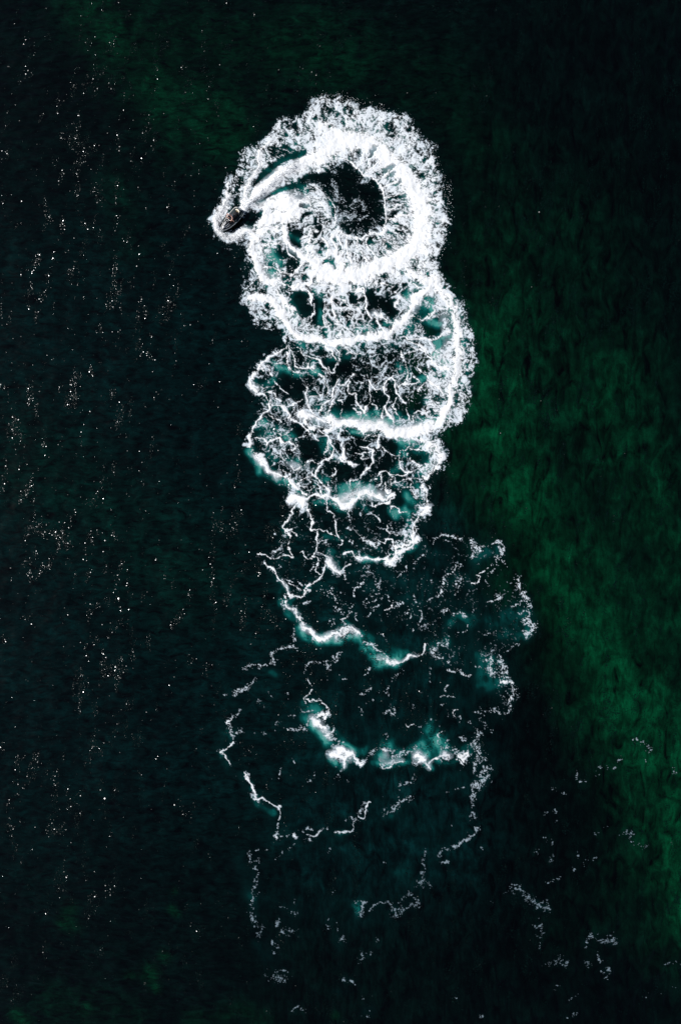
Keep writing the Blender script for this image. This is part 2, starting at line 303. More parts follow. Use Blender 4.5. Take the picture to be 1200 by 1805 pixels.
 ('G', [(560,830),(620,830),(680,850),(700,900)], 7, 1), ('G', [(700,850),(800,800),(880,830),(950,820),(1040,860),(1110,920),(1160,930)], 4.8, 1), ('G', [(1140,920),(1200,880)], 6, 1),
 ('G', [(290,280),(340,230),(420,190),(470,240),(540,230),(610,270)], 3.6, .95), ('G', [(200,210),(270,220),(300,290)], 2.4, .85), ('G', [(400,110),(430,160),(500,130),(560,60)], 1.8, .8),
 ('G', [(600,220),(680,180),(730,160)], 1.7, .85), ('G', [(550,320),(600,300),(640,250)], 1.7, .8), ('G', [(740,140),(820,150),(850,220)], 2.6, .7),
 ('G', [(820,100),(900,130),(980,200),(950,280),(900,390)], 3.6, .75), ('G', [(1000,220),(1010,330),(960,420),(870,480),(830,590),(870,680),(940,740),(960,810)], 2.6, .95),
 ('G', [(700,470),(740,440),(800,460),(880,470)], 1.7, .85), ('G', [(620,540),(640,480),(700,460)], 1.7, .8), ('G', [(530,450),(560,470),(600,510),(640,470)], 3.4, .9),
 ('G', [(620,650),(700,600),(770,600),(800,560)], 1.8, .85), ('G', [(460,540),(530,560),(600,620)], 2, .8), ('G', [(700,740),(760,750),(780,680),(740,620)], 1.8, .8),
 ('G', [(550,380),(550,320),(450,330),(440,400),(490,430)], 1.3, .6), ('G', [(640,400),(650,450),(720,440)], 1.5, .7), ('G', [(620,650),(680,700),(740,680)], 2.2, .8),
 ('G', [(780,540),(820,610),(840,720),(870,780)], 2.4, .8), ('G', [(1100,260),(1120,340),(1040,400)], 3, .7), ('G', [(1000,500),(1030,560),(980,590)], 2, .75), ('G', [(1040,460),(1100,430),(1180,430),(1200,470)], 2.2, .7),
 ('G', [(930,710),(950,650)], 1.3, .6), ('G', [(1190,620),(1180,700)], 1.5, .6), ('G', [(440,430),(360,480),(320,540)], 2.4, .6),
 ('H', [(0,20),(20,100),(0,200)], 6, .6), ('H', [(40,300),(50,400),(120,470),(170,480)], 4.5, .8), ('H', [(0,400),(60,430)], 3.4, .8),
 ('H', [(420,180),(400,290),(370,320)], 4, .85), ('H', [(250,180),(320,160),(400,190)], 1.8, .8), ('H', [(150,340),(230,350),(210,430)], 2.2, .8), ('H', [(240,270),(320,300),(330,430),(270,500),(210,590)], 2.7, .9),
 ('H', [(230,340),(330,330)], 2, .7), ('H', [(220,410),(300,400)], 2, .7), ('H', [(430,310),(480,350),(560,380),(610,370)], 1.8, .8), ('H', [(620,350),(640,320),(700,300)], 2, .75), ('H', [(600,380),(610,480),(640,540),(700,540)], 2.6, .8),
 ('H', [(700,370),(710,330),(760,300),(850,300),(940,320)], 2.2, .7), ('H', [(730,400),(760,460),(850,490)], 3, .75), ('H', [(560,410),(640,460)], 2.2, .6),
 ('H', [(390,580),(470,550),(540,600),(640,580),(700,550),(760,540)], 3.2, .95), ('H', [(430,590),(430,700)], 1.8, .8), ('H', [(550,620),(550,720),(500,750),(480,690)], 3.4, .8), ('H', [(580,680),(640,640),(740,620),(860,640)], 2.6, .75),
 ('H', [(740,620),(740,720),(800,790),(850,830)], 1.8, .8), ('H', [(740,730),(650,720),(620,780)], 1.5, .7), ('H', [(850,650),(930,690),(950,740)], 2.6, .7),
 ('H', [(930,260),(1010,290),(1060,360),(1080,430),(1040,510),(960,570),(890,620)], 6.5, .85), ('H', [(760,200),(860,210),(950,270)], 6, .7), ('H', [(870,700),(900,800),(900,900),(910,960),(860,1010),(800,1060),(780,1130),(800,1190)], 4, .82), ('H', [(840,920),(900,950),(850,1010)], 5.5, .9),
 ('H', [(-20,860),(50,930),(120,880),(200,800),(280,770),(360,790),(430,820),(500,830),(550,780)], 5, 1), ('H', [(540,780),(560,830),(490,870),(430,870)], 3, .9), ('H', [(400,880),(370,950),(330,1000),(230,1000)], 2, .75), ('H', [(320,880),(350,910),(400,900)], 2.2, .8),
 ('H', [(530,900),(590,930),(640,960),(720,980)], 2.2, .9), ('H', [(540,920),(520,990)], 1.4, .6), ('H', [(370,1010),(420,1070)], 1.6, .8), ('H', [(150,900),(160,960)], 2, .6), ('H', [(80,990),(110,1080)], 1.5, .7),
 ('H', [(480,1100),(480,1160),(530,1200)], 1.6, .8), ('H', [(520,1110),(550,1150)], 1.2, .7), ('H', [(180,620),(110,640),(100,720)], 1.5, .7), ('H', [(200,640),(200,720)], 1.5, .7), ('H', [(300,640),(400,620)], 1.6, .7),
 # below the fourth loop
 ('G', [(640,870),(560,950),(540,1000),(520,1090),(500,1130),(560,1180)], 2.6, .85), ('G', [(760,890),(750,960),(790,1040),(790,1140)], 2, .95), ('G', [(940,860),(950,940),(980,1000),(980,1050)], 1.3, .85), ('G', [(1000,1070),(1030,1180)], 2, .7),
 ('G', [(1150,980),(1180,1070)], 1.5, .7),
 ('I', [(370,0),(360,60),(330,110),(340,150),(400,210)], 2.7, .9), ('I', [(340,160),(360,230),(350,290),(380,340)], 1.8, .85), ('I', [(250,180),(330,200)], 1.5, .5), ('I', [(300,200),(290,280),(220,320)], 1.9, .75), ('I', [(100,350),(150,350),(200,370),(270,360),(330,340),(390,350)], 2.2, .85),
 ('I', [(520,0),(540,60),(540,150)], 2, .92), ('I', [(530,150),(600,140),(660,170),(720,190)], 2.2, .85), ('I', [(700,90),(720,140),(730,190),(760,240),(740,280)], 2, .85), ('I', [(580,160),(570,240),(560,320),(540,370)], 2, .9), ('I', [(610,200),(590,250)], 1.5, .7),
 ('I', [(440,340),(470,330),(510,380),(560,370),(570,430),(560,470),(610,510)], 1.8, .88), ('I', [(570,320),(620,340),(660,380)], 1.7, .8), ('I', [(640,380),(620,460),(620,510),(570,550),(510,580),(480,650)], 2.2, .92), ('I', [(620,230),(650,300)], 1.2, .7), ('I', [(500,480),(550,460)], 1.4, .6),
 ('I', [(650,400),(670,430),(700,460),(740,480)], 5, 1), ('I', [(740,470),(780,440),(860,400)], 2, .8), ('I', [(780,450),(790,540)], 1.6, .75), ('I', [(690,470),(650,420)], 5, .95),
 ('I', [(180,415),(240,460),(280,540),(310,590),(340,650),(380,665)], 3, .97), ('I', [(390,665),(470,665),(500,625),(530,615)], 2.1, .88), ('I', [(340,560),(400,600),(450,620)], 1.3, .82), ('I', [(340,540),(420,570),(490,585),(520,580)], 1.5, .75), ('I', [(280,420),(310,480)], 1.2, .5),
 ('I', [(310,670),(340,740),(400,770),(440,820),(470,870)], 3.6, .85), ('I', [(290,700),(330,760)], 3, .5), ('I', [(470,860),(480,910),(540,960),(590,1000),(650,1000),(700,975)], 3.6, .97), ('I', [(540,970),(580,1010),(640,1010)], 5, 1), ('I', [(700,975),(750,960),(790,930),(850,930),(890,960),(910,970)], 3.4, 1), ('I', [(730,960),(760,990),(830,950)], 4, .85),
 ('I', [(930,1030),(1000,1060),(1060,1110),(1130,1150)], 2.6, .72), ('I', [(1030,1170),(1100,1160),(1200,1180)], 3, .85), ('I', [(980,1040),(1040,1060)], 1.6, .6),
 ('I', [(780,340),(860,330),(910,370),(960,380),(1040,380),(1100,370),(1160,330)], 2.7, .98), ('I', [(890,340),(930,370)], 4, .95), ('I', [(1100,370),(1140,400),(1180,360),(1200,310)], 5, .97), ('I', [(1130,390),(1150,420)], 4.4, 1),
 ('I', [(830,130),(900,180),(960,240),(1040,300)], 2, .7), ('I', [(930,200),(970,250),(1060,290)], 1.5, .7), ('I', [(800,220),(850,220),(840,250)], 1.5, .7), ('I', [(1040,260),(1100,270),(1130,230),(1180,250),(1200,290)], 1.7, .8), ('I', [(1110,100),(1120,150),(1200,190)], 1.4, .75),
 ('I', [(970,440),(970,500)], 3.6, .42), ('I', [(1000,540),(1050,570),(1020,600)], 5, .45), ('I', [(930,540),(880,590),(860,650)], 1.8, .72), ('I', [(1060,600),(1080,680),(1000,700),(930,710)], 2, .55), ('I', [(1060,640),(940,680)], 1.3, .5), ('I', [(1130,670),(1190,720)], 3.6, .42), ('I', [(1150,740),(1110,790)], 1.4, .85),
 ('I', [(660,660),(700,640),(770,650)], 1.7, .7), ('I', [(690,660),(740,720)], 1.4, .75), ('I', [(600,630),(640,640)], 1.2, .6), ('I', [(720,740),(770,790),(830,790),(870,740)], 2.4, .55), ('I', [(800,730),(860,750)], 3, .5), ('I', [(770,860),(820,840),(860,810)], 1.3, .85), ('I', [(780,860),(810,900)], 1.2, .7), ('I', [(900,820),(890,870)], 1.2, .5),
 ('I', [(670,880),(700,850),(720,890),(700,920)], 1.8, .55), ('I', [(1000,750),(1050,750),(970,840)], 1.6, .5), ('I', [(610,930),(640,940)], 3, .3), ('I', [(1080,970),(1110,1000)], 3, .35), ('I', [(1140,810),(1090,880)], 1.2, .55),
 ('I', [(390,900),(400,960),(380,1030)], 2.4, .55), ('I', [(240,1110),(300,1080),(370,1070),(420,1090)], 2.4, .55), ('I', [(190,1200),(250,1140)], 2.4, .45), ('I', [(770,1100),(740,1140),(600,1170)], 1.8, .55), ('I', [(600,1060),(600,1090)], 1.2, .6),
 ('I', [(440,720),(500,720),(530,700)], 1.5, .6), ('I', [(240,550),(300,540),(330,600)], 1.3, .6),
 # pale old patch to the right
 ('J', [(20,0),(40,50)], 1.2, .7), ('J', [(0,60),(60,100),(150,110)], 1.6, .75), ('J', [(0,140),(50,140),(80,180)], 1.6, .8), ('J', [(230,0),(210,60),(180,150)], 4, .9), ('J', [(100,180),(180,160),(230,130)], 5.5, .92), ('J', [(0,270),(40,300),(60,260),(100,220),(180,190)], 5, .95),
 ('J', [(290,240),(280,170),(310,130)], 2.2, .45), ('J', [(350,180),(370,140),(430,120),(490,105),(560,130),(630,115)], 2.8, .66), ('J', [(630,130),(650,180),(690,210),(730,220)], 2.7, .70), ('J', [(660,230),(640,270)], 1.8, .6), ('J', [(720,190),(790,170)], 2.4, .6),
 ('J', [(810,165),(860,165),(880,230),(850,270)], 3.4, .66), ('J', [(850,270),(900,330),(910,360)], 3.6, .55), ('J', [(480,150),(460,240)], 1.4, .42), ('J', [(800,320),(720,385),(690,400),(720,410),(700,450),(650,470)], 1.3, .82), ('J', [(840,290),(780,400),(760,540)], 1.5, .52),
 ('J', [(560,340),(500,380),(440,430),(430,480),(390,580)], 1.5, .75), ('J', [(410,460),(450,460)], 4, .4), ('J', [(500,480),(530,440)], 1.2, .7), ('J', [(560,420),(540,500),(520,540)], 1.6, .68), ('J', [(600,390),(570,450)], 1.2, .5), ('J', [(540,340),(560,350)], 2.6, .6),
 ('J', [(240,300),(150,320),(140,370)], 2.4, .5), ('J', [(110,370),(80,410)], 1.3, .7), ('J', [(270,250),(240,300)], 1.6, .5), ('J', [(340,430),(340,470)], 1.8, .4), ('J', [(270,480),(230,560),(240,640)], 1.8, .45), ('J', [(30,560),(60,620),(130,600),(190,620)], 3.4, .5),
 ('J', [(230,640),(265,700),(250,770),(200,820)], 1.7, .65), ('J', [(250,800),(320,780),(360,770)], 1.3, .5), ('J', [(40,640),(0,670)], 1.4, .8), ('J', [(130,690),(160,670)], 1.2, .7), ('J', [(120,790),(160,770)], 1.2, .6), ('J', [(180,710),(170,730)], 1.6, .6),
 ('J', [(310,620),(340,570)], 1.1, .5), ('J', [(440,700),(470,670)], 2, .68), ('J', [(510,710),(560,670),(590,700)], 2.4, .6), ('J', [(540,830),(590,810),(620,760)], 1.6, .6), ('J', [(690,640),(640,660)], 1.1, .5), ('J', [(780,590),(830,590),(870,560)], 2.2, .66), ('J', [(830,560),(860,530)], 2, .6), ('J', [(790,700),(820,700)], 4, .42),
 ('J', [(960,430),(985,430),(980,480),(1010,540),(1050,570),(1055,620)], 3.2, .72), ('J', [(920,430),(920,470)], 3, .4), ('J', [(1050,560),(1050,660),(1060,740)], 3.4, .62), ('J', [(1060,750),(1090,770),(1130,810),(1100,850),(1050,840)], 4.2, .68), ('J', [(960,640),(1010,600)], 1.8, .5), ('J', [(1000,690),(1040,660)], 4, .42),
 ('J', [(950,950),(980,910)], 2.4, .6), ('J', [(900,990),(870,1050)], 2.4, .55), ('J', [(700,830),(820,830)], 2, .42), ('J', [(730,860),(750,860)], 3, .4), ('J', [(470,850),(460,920),(400,920)], 2.2, .48), ('J', [(360,970),(390,1025),(430,1030),(480,1060)], 1.5, .72), ('J', [(480,1110),(520,1120)], 2.2, .7), ('J', [(540,1110),(580,1170),(630,1160)], 1.9, .68),
 ('J', [(0,1050),(60,1040),(120,1045),(190,1010),(250,1020),(290,980),(300,930)], 3.2, .9), ('J', [(20,1060),(100,1050)], 4, .92), ('J', [(350,1080),(340,1130)], 2.2, .45), ('J', [(60,1200),(110,1150)], 2.6, .5), ('J', [(760,1040),(790,1040),(780,1100),(810,1160)], 2.4, .72), ('J', [(680,1085),(700,1080)], 1.3, .6), ('J', [(850,1050),(900,1120),(900,1190)], 4.4, .55),
 # lower left lines
 ('K', [(290,210),(350,185),(400,200),(450,185),(490,170)], 2.4, .66), ('K', [(490,170),(510,90),(560,60),(620,40),(660,30)], 2.8, .58), ('K', [(690,50),(690,100)], 1.5, .5), ('K', [(500,200),(540,120)], 2, .42), ('K', [(330,300),(290,350),(210,390),(190,420)], 2.9, .64), ('K', [(220,530),(190,590),(150,600)], 2, .5), ('K', [(150,600),(180,580)], 1.6, .75),
 ('K', [(160,600),(130,640),(150,660)], 2.7, .95), ('K', [(140,690),(170,720),(200,730),(250,705)], 2.4, .78), ('K', [(190,750),(190,770)], 1.4, .6), ('K', [(190,800),(120,830),(70,880),(110,885),(130,930),(155,945)], 2.2, .9), ('K', [(90,850),(80,880)], 3, .8),
 ('K', [(260,1030),(290,1080),(310,1110),(340,1170),(370,1200)], 2.2, .95), ('K', [(270,1070),(300,1070)], 3.4, .75), ('K', [(130,420),(130,440)], 2, .4), ('K', [(370,490),(440,530)], 4, .3), ('K', [(600,400),(600,450)], 2, .6), ('K', [(610,600),(650,590)], 2.4, .5), ('K', [(530,630),(500,690)], 3, .42),
 ('K', [(560,970),(545,1100)], 1.6, .45), ('K', [(430,820),(400,880)], 2, .35), ('K', [(660,940),(670,960)], 2, .7), ('K', [(470,1030),(480,1100)], 2, .3), ('K', [(780,1090),(830,1050)], 2, .4), ('K', [(990,1040),(1000,1080)], 2, .4), ('K', [(350,710),(450,720)], 2, .38),
 ('K', [(590,690),(680,680),(740,680),(800,630)], 2.3, .66), ('K', [(700,670),(740,690)], 3, .6), ('K', [(730,565),(780,550),(810,545)], 1.4, .7), ('K', [(770,310),(800,340),(790,390),(750,440),(755,490)], 2.1, .82), ('K', [(750,440),(800,485)], 1.2, .95), ('K', [(800,470),(870,480),(940,530),(940,570)], 1.8, .82), ('K', [(850,460),(880,480)], 2.6, .5),
 ('K', [(840,600),(880,590),(930,570),(900,620)], 4.4, .93), ('K', [(820,630),(860,660),(900,690)], 5, .98), ('K', [(900,750),(940,740),(960,710)], 5.4, .92), ('K', [(960,740),(1000,780),(1040,790)], 3, .75), ('K', [(930,780),(1000,790)], 3.6, .7), ('K', [(1000,850),(1060,870),(1100,880)], 6.5, 1), ('K', [(950,900),(1030,920),(1080,900)], 6, 1), ('K', [(1040,980),(1040,920)], 3, .9), ('K', [(1100,880),(1150,920),(1190,960)], 2.8, .92), ('K', [(1140,930),(1200,940)], 4, .8), ('K', [(1020,1000),(1010,1020)], 1.6, .5),
 ('K', [(750,240),(760,200),(800,185)], 2.2, .68), ('K', [(820,165),(880,160),(930,165),(980,145)], 2.1, .6), ('K', [(980,140),(1040,80)], 2, .65), ('K', [(910,180),(920,220)], 2.4, .7), ('K', [(990,235),(1030,270)], 1.4, .5), ('K', [(1040,310),(1060,300)], 2, .6), ('K', [(905,280),(905,320)], 1.2, .4), ('K', [(1170,520),(1190,560),(1175,600)], 1.4, .7), ('K', [(740,240),(735,300)], 1.3, .4), ('K', [(910,380),(905,450)], 1.3, .35), ('K', [(480,400),(520,430)], 3, .35),
 # lower bright line and what lies right of it
 ('L', [(0,900),(40,850),(110,800)], 2.6, .66), ('L', [(160,820),(220,840),(240,900),(190,930),(150,920)], 3, .72), ('L', [(130,900),(160,960),(210,940),(320,915)], 1.8, .86), ('L', [(150,800),(180,830)], 3.8, .8), ('L', [(240,900),(290,860),(350,840),(400,800)], 4, .62), ('L', [(400,870),(440,870),(420,910),(460,890)], 5.8, 1), ('L', [(480,920),(520,970),(500,950)], 3, .85), ('L', [(510,930),(550,880),(560,890)], 3.6, .92), ('L', [(580,880),(640,860),(610,890)], 5, .8), ('L', [(600,820),(640,810),(690,830)], 3.4, .66), ('L', [(640,800),(690,805)], 1.6, .7),
 ('L', [(730,870),(780,850),(750,920),(720,860)], 6, .90), ('L', [(700,910),(740,945)], 2.6, .8), ('L', [(790,780),(830,770),(850,820),(880,870)], 4.6, .72), ('L', [(850,670),(860,720),(840,770)], 3.6, .6), ('L', [(830,960),(850,900),(870,840)], 4.2, .6), ('L', [(890,900),(900,860)], 4, .42), ('L', [(900,960),(950,1000),(900,1040)], 4.4, .55), ('L', [(840,1060),(860,1100),(890,1050)], 4.4, .6), ('L', [(820,1100),(820,1190)], 5, .5),
 ('L', [(730,720),(750,750)], 3, .55), ('L', [(930,140),(960,140),(950,190),(985,240),(970,270)], 2.3, .74), ('L', [(850,185),(880,185)], 1.6, .6), ('L', [(1020,190),(1060,240),(1040,270)], 3.8, .65), ('L', [(1040,120),(1060,170),(1020,190)], 2.6, .55), ('L', [(1040,310),(1080,310),(1130,320)], 3.4, .92), ('L', [(1070,200),(1100,270),(1130,310)], 2.6, .62), ('L', [(1130,350),(1140,390),(1110,440),(1080,460)], 3.4, .75), ('L', [(1080,455),(1110,430)], 3.6, .85), ('L', [(1110,500),(1060,555),(1000,530),(960,515)], 2.2, .76), ('L', [(1010,320),(1080,380)], 2.4, .36), ('L', [(1030,420),(1060,430)], 3.2, .5), ('L', [(860,480),(930,520)], 3.4, .38), ('L', [(840,540),(880,540),(920,560)], 2.2, .5), ('L', [(890,590),(930,620),(900,640)], 3.2, .5), ('L', [(900,650),(960,690)], 3, .36), ('L', [(1140,0),(1160,30)], 3, .45),
 ('L', [(650,210),(680,225),(720,215)], 2.2, .66), ('L', [(745,245),(770,275),(805,260)], 2, .8), ('L', [(540,60),(560,120),(600,130),(640,150)], 1.5, .72), ('L', [(600,20),(640,10)], 3, .5), ('L', [(510,190),(490,340)], 2.4, .4), ('L', [(240,290),(300,240)], 2.8, .52), ('L', [(180,350),(210,330)], 2, .5), ('L', [(0,400),(40,390),(70,360)], 2, .7), ('L', [(110,400),(160,380)], 2, .6), ('L', [(180,390),(210,405)], 2, .6), ('L', [(30,470),(70,450)], 2, .5), ('L', [(0,270),(60,200)], 2, .62),
 ('L', [(150,525),(200,515),(220,545),(250,540),(250,500)], 2, .74), ('L', [(270,560),(280,590)], 1.4, .5), ('L', [(310,630),(340,648),(380,630),(400,622)], 1.4, .9), ('L', [(160,700),(190,720),(170,770)], 2, .5), ('L', [(630,340),(620,400)], 1.4, .72), ('L', [(590,430),(680,410)], 1.8, .6), ('L', [(440,400),(520,410)], 4, .4), ('L', [(600,480),(620,490)], 2.6, .66), ('L', [(640,545),(640,560)], 2.2, .6), ('L', [(710,515),(693,545),(700,572)], 1.1, .9), ('L', [(560,730),(600,690)], 1.6, .85), ('L', [(560,780),(570,720)], 1.1, .7), ('L', [(640,740),(620,780)], 1.1, .6), ('L', [(440,640),(520,590)], 3, .32), ('L', [(550,610),(570,640)], 2.2, .5), ('L', [(730,580),(730,620)], 1.8, .5), ('L', [(820,620),(830,650)], 2, .5), ('L', [(380,1010),(370,1050),(280,1090)], 3.4, .36), ('L', [(280,1190),(330,1190)], 4, .6), ('L', [(430,700),(440,680)], 1.8, .5), ('L', [(370,470),(380,480)], 2.4, .4), ('L', [(640,1140),(740,1100)], 2.8, .34),
 # bottom lines
 ('M', [(210,60),(230,100),(260,150),(290,200),(320,250)], 2.4, .93), ('M', [(225,80),(250,80)], 3, .8), ('M', [(310,250),(360,245),(410,280),(450,300),(480,290)], 2.6, .92), ('M', [(275,200),(330,265)], 3, .7), ('M', [(465,300),(490,340),(480,400)], 2.5, .82), ('M', [(480,420),(470,480),(455,515)], 1.8, .76), ('M', [(455,515),(465,525)], 4.2, .95), ('M', [(480,512),(560,518)], 1.8, .75),
 ('M', [(605,510),(610,535)], 4, 1), ('M', [(600,500),(615,500)], 3.6, .9), ('M', [(660,500),(680,470),(720,470)], 2.3, .66), ('M', [(690,520),(740,525),(790,500)], 2.6, .86), ('M', [(760,520),(780,500)], 3.2, .95), ('M', [(720,560),(730,570)], 2.8, .8), ('M', [(800,490),(840,485),(880,500)], 1.6, .5), ('M', [(905,510),(940,490),(975,490)], 3.6, .93), ('M', [(975,485),(1020,490),(1025,440),(1040,400)], 2, .86), ('M', [(970,420),(1000,390),(1040,390)], 3, .5), ('M', [(1060,370),(1090,385),(1120,390),(1140,350),(1175,290)], 2.4, .88), ('M', [(1060,360),(1110,320),(1160,310)], 2.8, .62), ('M', [(1010,380),(1050,400)], 2.4, .6),
 ('M', [(495,0),(490,90)], 1.8, .55), ('M', [(700,110),(760,70)], 2.4, .4), ('M', [(920,80),(930,100)], 2, .4), ('M', [(1000,100),(1015,115)], 1.4, .5), ('M', [(320,630),(360,640),(400,635)], 2.1, .68), ('M', [(270,660),(270,720),(320,720)], 2.2, .5), ('M', [(330,720),(370,750)], 3.4, .36), ('M', [(600,560),(600,590)], 1.3, .4), ('M', [(560,620),(490,660),(460,700)], 2, .52), ('M', [(300,770),(330,800),(280,850)], 2.8, .52), ('M', [(340,830),(280,860)], 2.2, .42), ('M', [(285,880),(270,960),(265,1030)], 2.4, .66), ('M', [(330,940),(300,980)], 2, .38), ('M', [(290,1080),(300,1130)], 2.6, .44), ('M', [(290,1160),(300,1170)], 2.4, .9), ('M', [(460,1170),(460,1200)], 1.8, .6), ('M', [(600,1000),(600,1060),(460,1070)], 2.2, .40), ('M', [(590,1120),(600,1120)], 3, .5), ('M', [(880,620),(850,760)], 1.7, .4), ('M', [(910,940),(880,980)], 1.8, .3),
 ('N', [(320,320),(330,350),(380,350)], 2.7, .48), ('N', [(400,340),(430,290),(460,250),(500,240)], 3.4, .66), ('N', [(1060,60),(1100,20),(1110,70),(1080,80)], 4.2, .5), ('N', [(1000,150),(1030,130)], 4.4, .66), ('N', [(1000,180),(1010,240)], 5, .5), ('N', [(1000,270),(990,300)], 3, .6), ('N', [(1000,340),(1000,420)], 2.9, .52), ('N', [(1000,460),(1025,480)], 3.6, .82), ('N', [(1000,500),(940,550),(870,610)], 2.9, .82), ('N', [(820,640),(780,650),(740,690)], 2.9, .66), ('N', [(770,730),(800,720)], 3, .8), ('N', [(830,435),(832,437)], 1.4, .9), ('N', [(800,200),(850,190)], 2.8, .45), ('N', [(860,180),(930,150)], 1.6, .5),
 ('N', [(680,610),(640,700),(640,760),(630,830)], 3, .50), ('N', [(600,880),(640,860),(660,920)], 4.4, .45), ('N', [(590,890),(600,870)], 2.8, .8), ('N', [(520,950),(540,990),(590,1040),(500,1080)], 2.6, .66), ('N', [(450,990),(510,990)], 2.2, .55), ('N', [(430,1010),(440,1060)], 3, .45), ('N', [(340,1030),(390,1060),(410,1130)], 2.8, .66), ('N', [(400,1080),(470,1090),(420,1130)], 3.6, .62), ('N', [(210,1080),(260,1040),(320,1055)], 1.9, .82), ('N', [(115,1030),(170,1020),(160,1060),(170,1090),(150,1120)], 2.4, .8), ('N', [(140,1120),(150,1130)], 2.2, .7), ('N', [(230,680),(290,660)], 3.4, .22), ('N', [(180,780),(270,790)], 3.4, .2), ('N', [(340,720),(350,722)], 1.8, .7),
 ('P', [(130,580),(140,660),(150,700)], 2.5, .34), ('P', [(165,750),(180,720)], 2.9, .7), ('P', [(150,660),(152,670)], 2.2, .85), ('P', [(260,660),(265,690)], 2, .5), ('P', [(300,718),(320,735),(345,718),(375,720)], 1.7, .72), ('P', [(240,770),(250,790)], 2.4, .72), ('P', [(265,815),(267,830)], 2, .6), ('P', [(240,970),(270,980),(320,975)], 2.6, .72), ('P', [(250,955),(300,940),(325,950)], 2.8, .34), ('P', [(340,1150),(355,1130),(380,1120)], 1.5, .9), ('P', [(390,1130),(430,1135)], 3, .5), ('P', [(530,700),(535,660)], 2.2, .4), ('P', [(585,670),(590,730)], 1.8, .62), ('P', [(600,770),(630,770)], 1.6, .85), ('P', [(620,750),(610,770)], 1.4, .5), ('P', [(710,870),(720,850)], 2, .7), ('P', [(750,840),(755,830)], 1.6, .5), ('P', [(795,750),(790,780)], 2.2, .3), ('P', [(620,978),(625,980)], 1.4, .8), ('P', [(655,980),(675,995)], 1.3, .9), ('P', [(735,1180),(740,1170)], 2.2, .7), ('P', [(750,1140),(765,1130)], 1.8, .6), ('P', [(700,1070),(740,1080)], 5, .2), ('P', [(835,0),(850,10)], 2, .3),
 # far flecks lower right
 ('Q', [(300,800),(330,810),(380,840),(430,870),(490,900)], 5.6, .44), ('Q', [(440,905),(500,912)], 2.4, .66), ('Q', [(320,790),(350,800)], 3, .45), ('Q', [(380,850),(440,880)], 5, .34), ('Q', [(420,1000),(450,990)], 4, .50), ('Q', [(455,960),(455,1080)], 3, .38), ('Q', [(440,1110),(465,1070)], 2, .35), ('Q', [(450,1180),(480,1200),(550,1180),(590,1200)], 5, .34), ('Q', [(540,1160),(560,1200)], 4, .34), ('Q', [(690,1090),(710,1050),(750,1040),(790,1070),(850,1070)], 4.4, .45), ('Q', [(830,1040),(850,1060)], 4, .34), ('Q', [(755,1130),(755,1170),(770,1200)], 2.4, .5), ('Q', [(780,1240),(810,1250),(820,1220)], 3.4, .5), ('Q', [(800,1270),(800,1280)], 2.4, .5), ('Q', [(700,1180),(710,1220)], 2.8, .3),
 ('Q', [(880,510),(920,500),(920,530)], 4.4, .52), ('Q', [(930,555),(1020,575)], 2.4, .45), ('Q', [(1150,550),(1160,580)], 2.6, .3), ('Q', [(740,510),(800,470)], 3, .26), ('Q', [(700,660),(740,640)], 3.6, .42), ('Q', [(620,690),(700,690)], 2.2, .42), ('Q', [(500,770),(570,730)], 1.7, .42), ('Q', [(510,660),(530,630)], 3.4, .3), ('Q', [(515,550),(520,570)], 2, .45), ('Q', [(435,600),(440,602)], 1.6, .7), ('Q', [(655,610),(657,612)], 1.6, .7), ('Q', [(475,535),(480,540)], 1.8, .7), ('Q', [(630,210),(640,190)], 2.6, .52), ('Q', [(655,232),(700,235)], 1.6, .66), ('Q', [(520,285),(522,288)], 1.4, .7), ('Q', [(530,360),(530,460)], 2, .34), ('Q', [(480,400),(525,400)], 2.4, .3), ('Q', [(565,285),(570,290)], 1.6, .5), ('Q', [(940,25),(990,40),(1030,70)], 3.6, .35), ('Q', [(860,120),(890,100)], 3, .28), ('Q', [(770,150),(840,155)], 2.6, .32), ('Q', [(750,195),(760,185)], 1.4, .5), ('Q', [(1015,125),(1020,128)], 1.4, .6), ('Q', [(1150,150),(1165,175)], 1.8, .45), ('Q', [(1110,1190),(1190,1200)], 3.6, .32), ('Q', [(1130,1300),(1170,1310)], 3.2, .22), ('Q', [(1010,1360),(1020,1370)], 1.8, .6), ('Q', [(970,1360),(1100,1350)], 3, .16), ('Q', [(540,1300),(550,1330)], 3.2, .3), ('Q', [(600,1390),(650,1360)], 2.4, .32), ('Q', [(610,1480),(640,1465)], 3.2, .42), ('Q', [(600,1490),(610,1500)], 2, .4), ('Q', [(130,1490),(140,1480)], 3, .4), ('Q', [(155,585),(160,590)], 2, .6), ('Q', [(200,860),(220,880)], 2.6, .25), ('Q', [(0,1380),(20,1400)], 2, .3), ('Q', [(90,610),(95,640)], 2, .2),
]
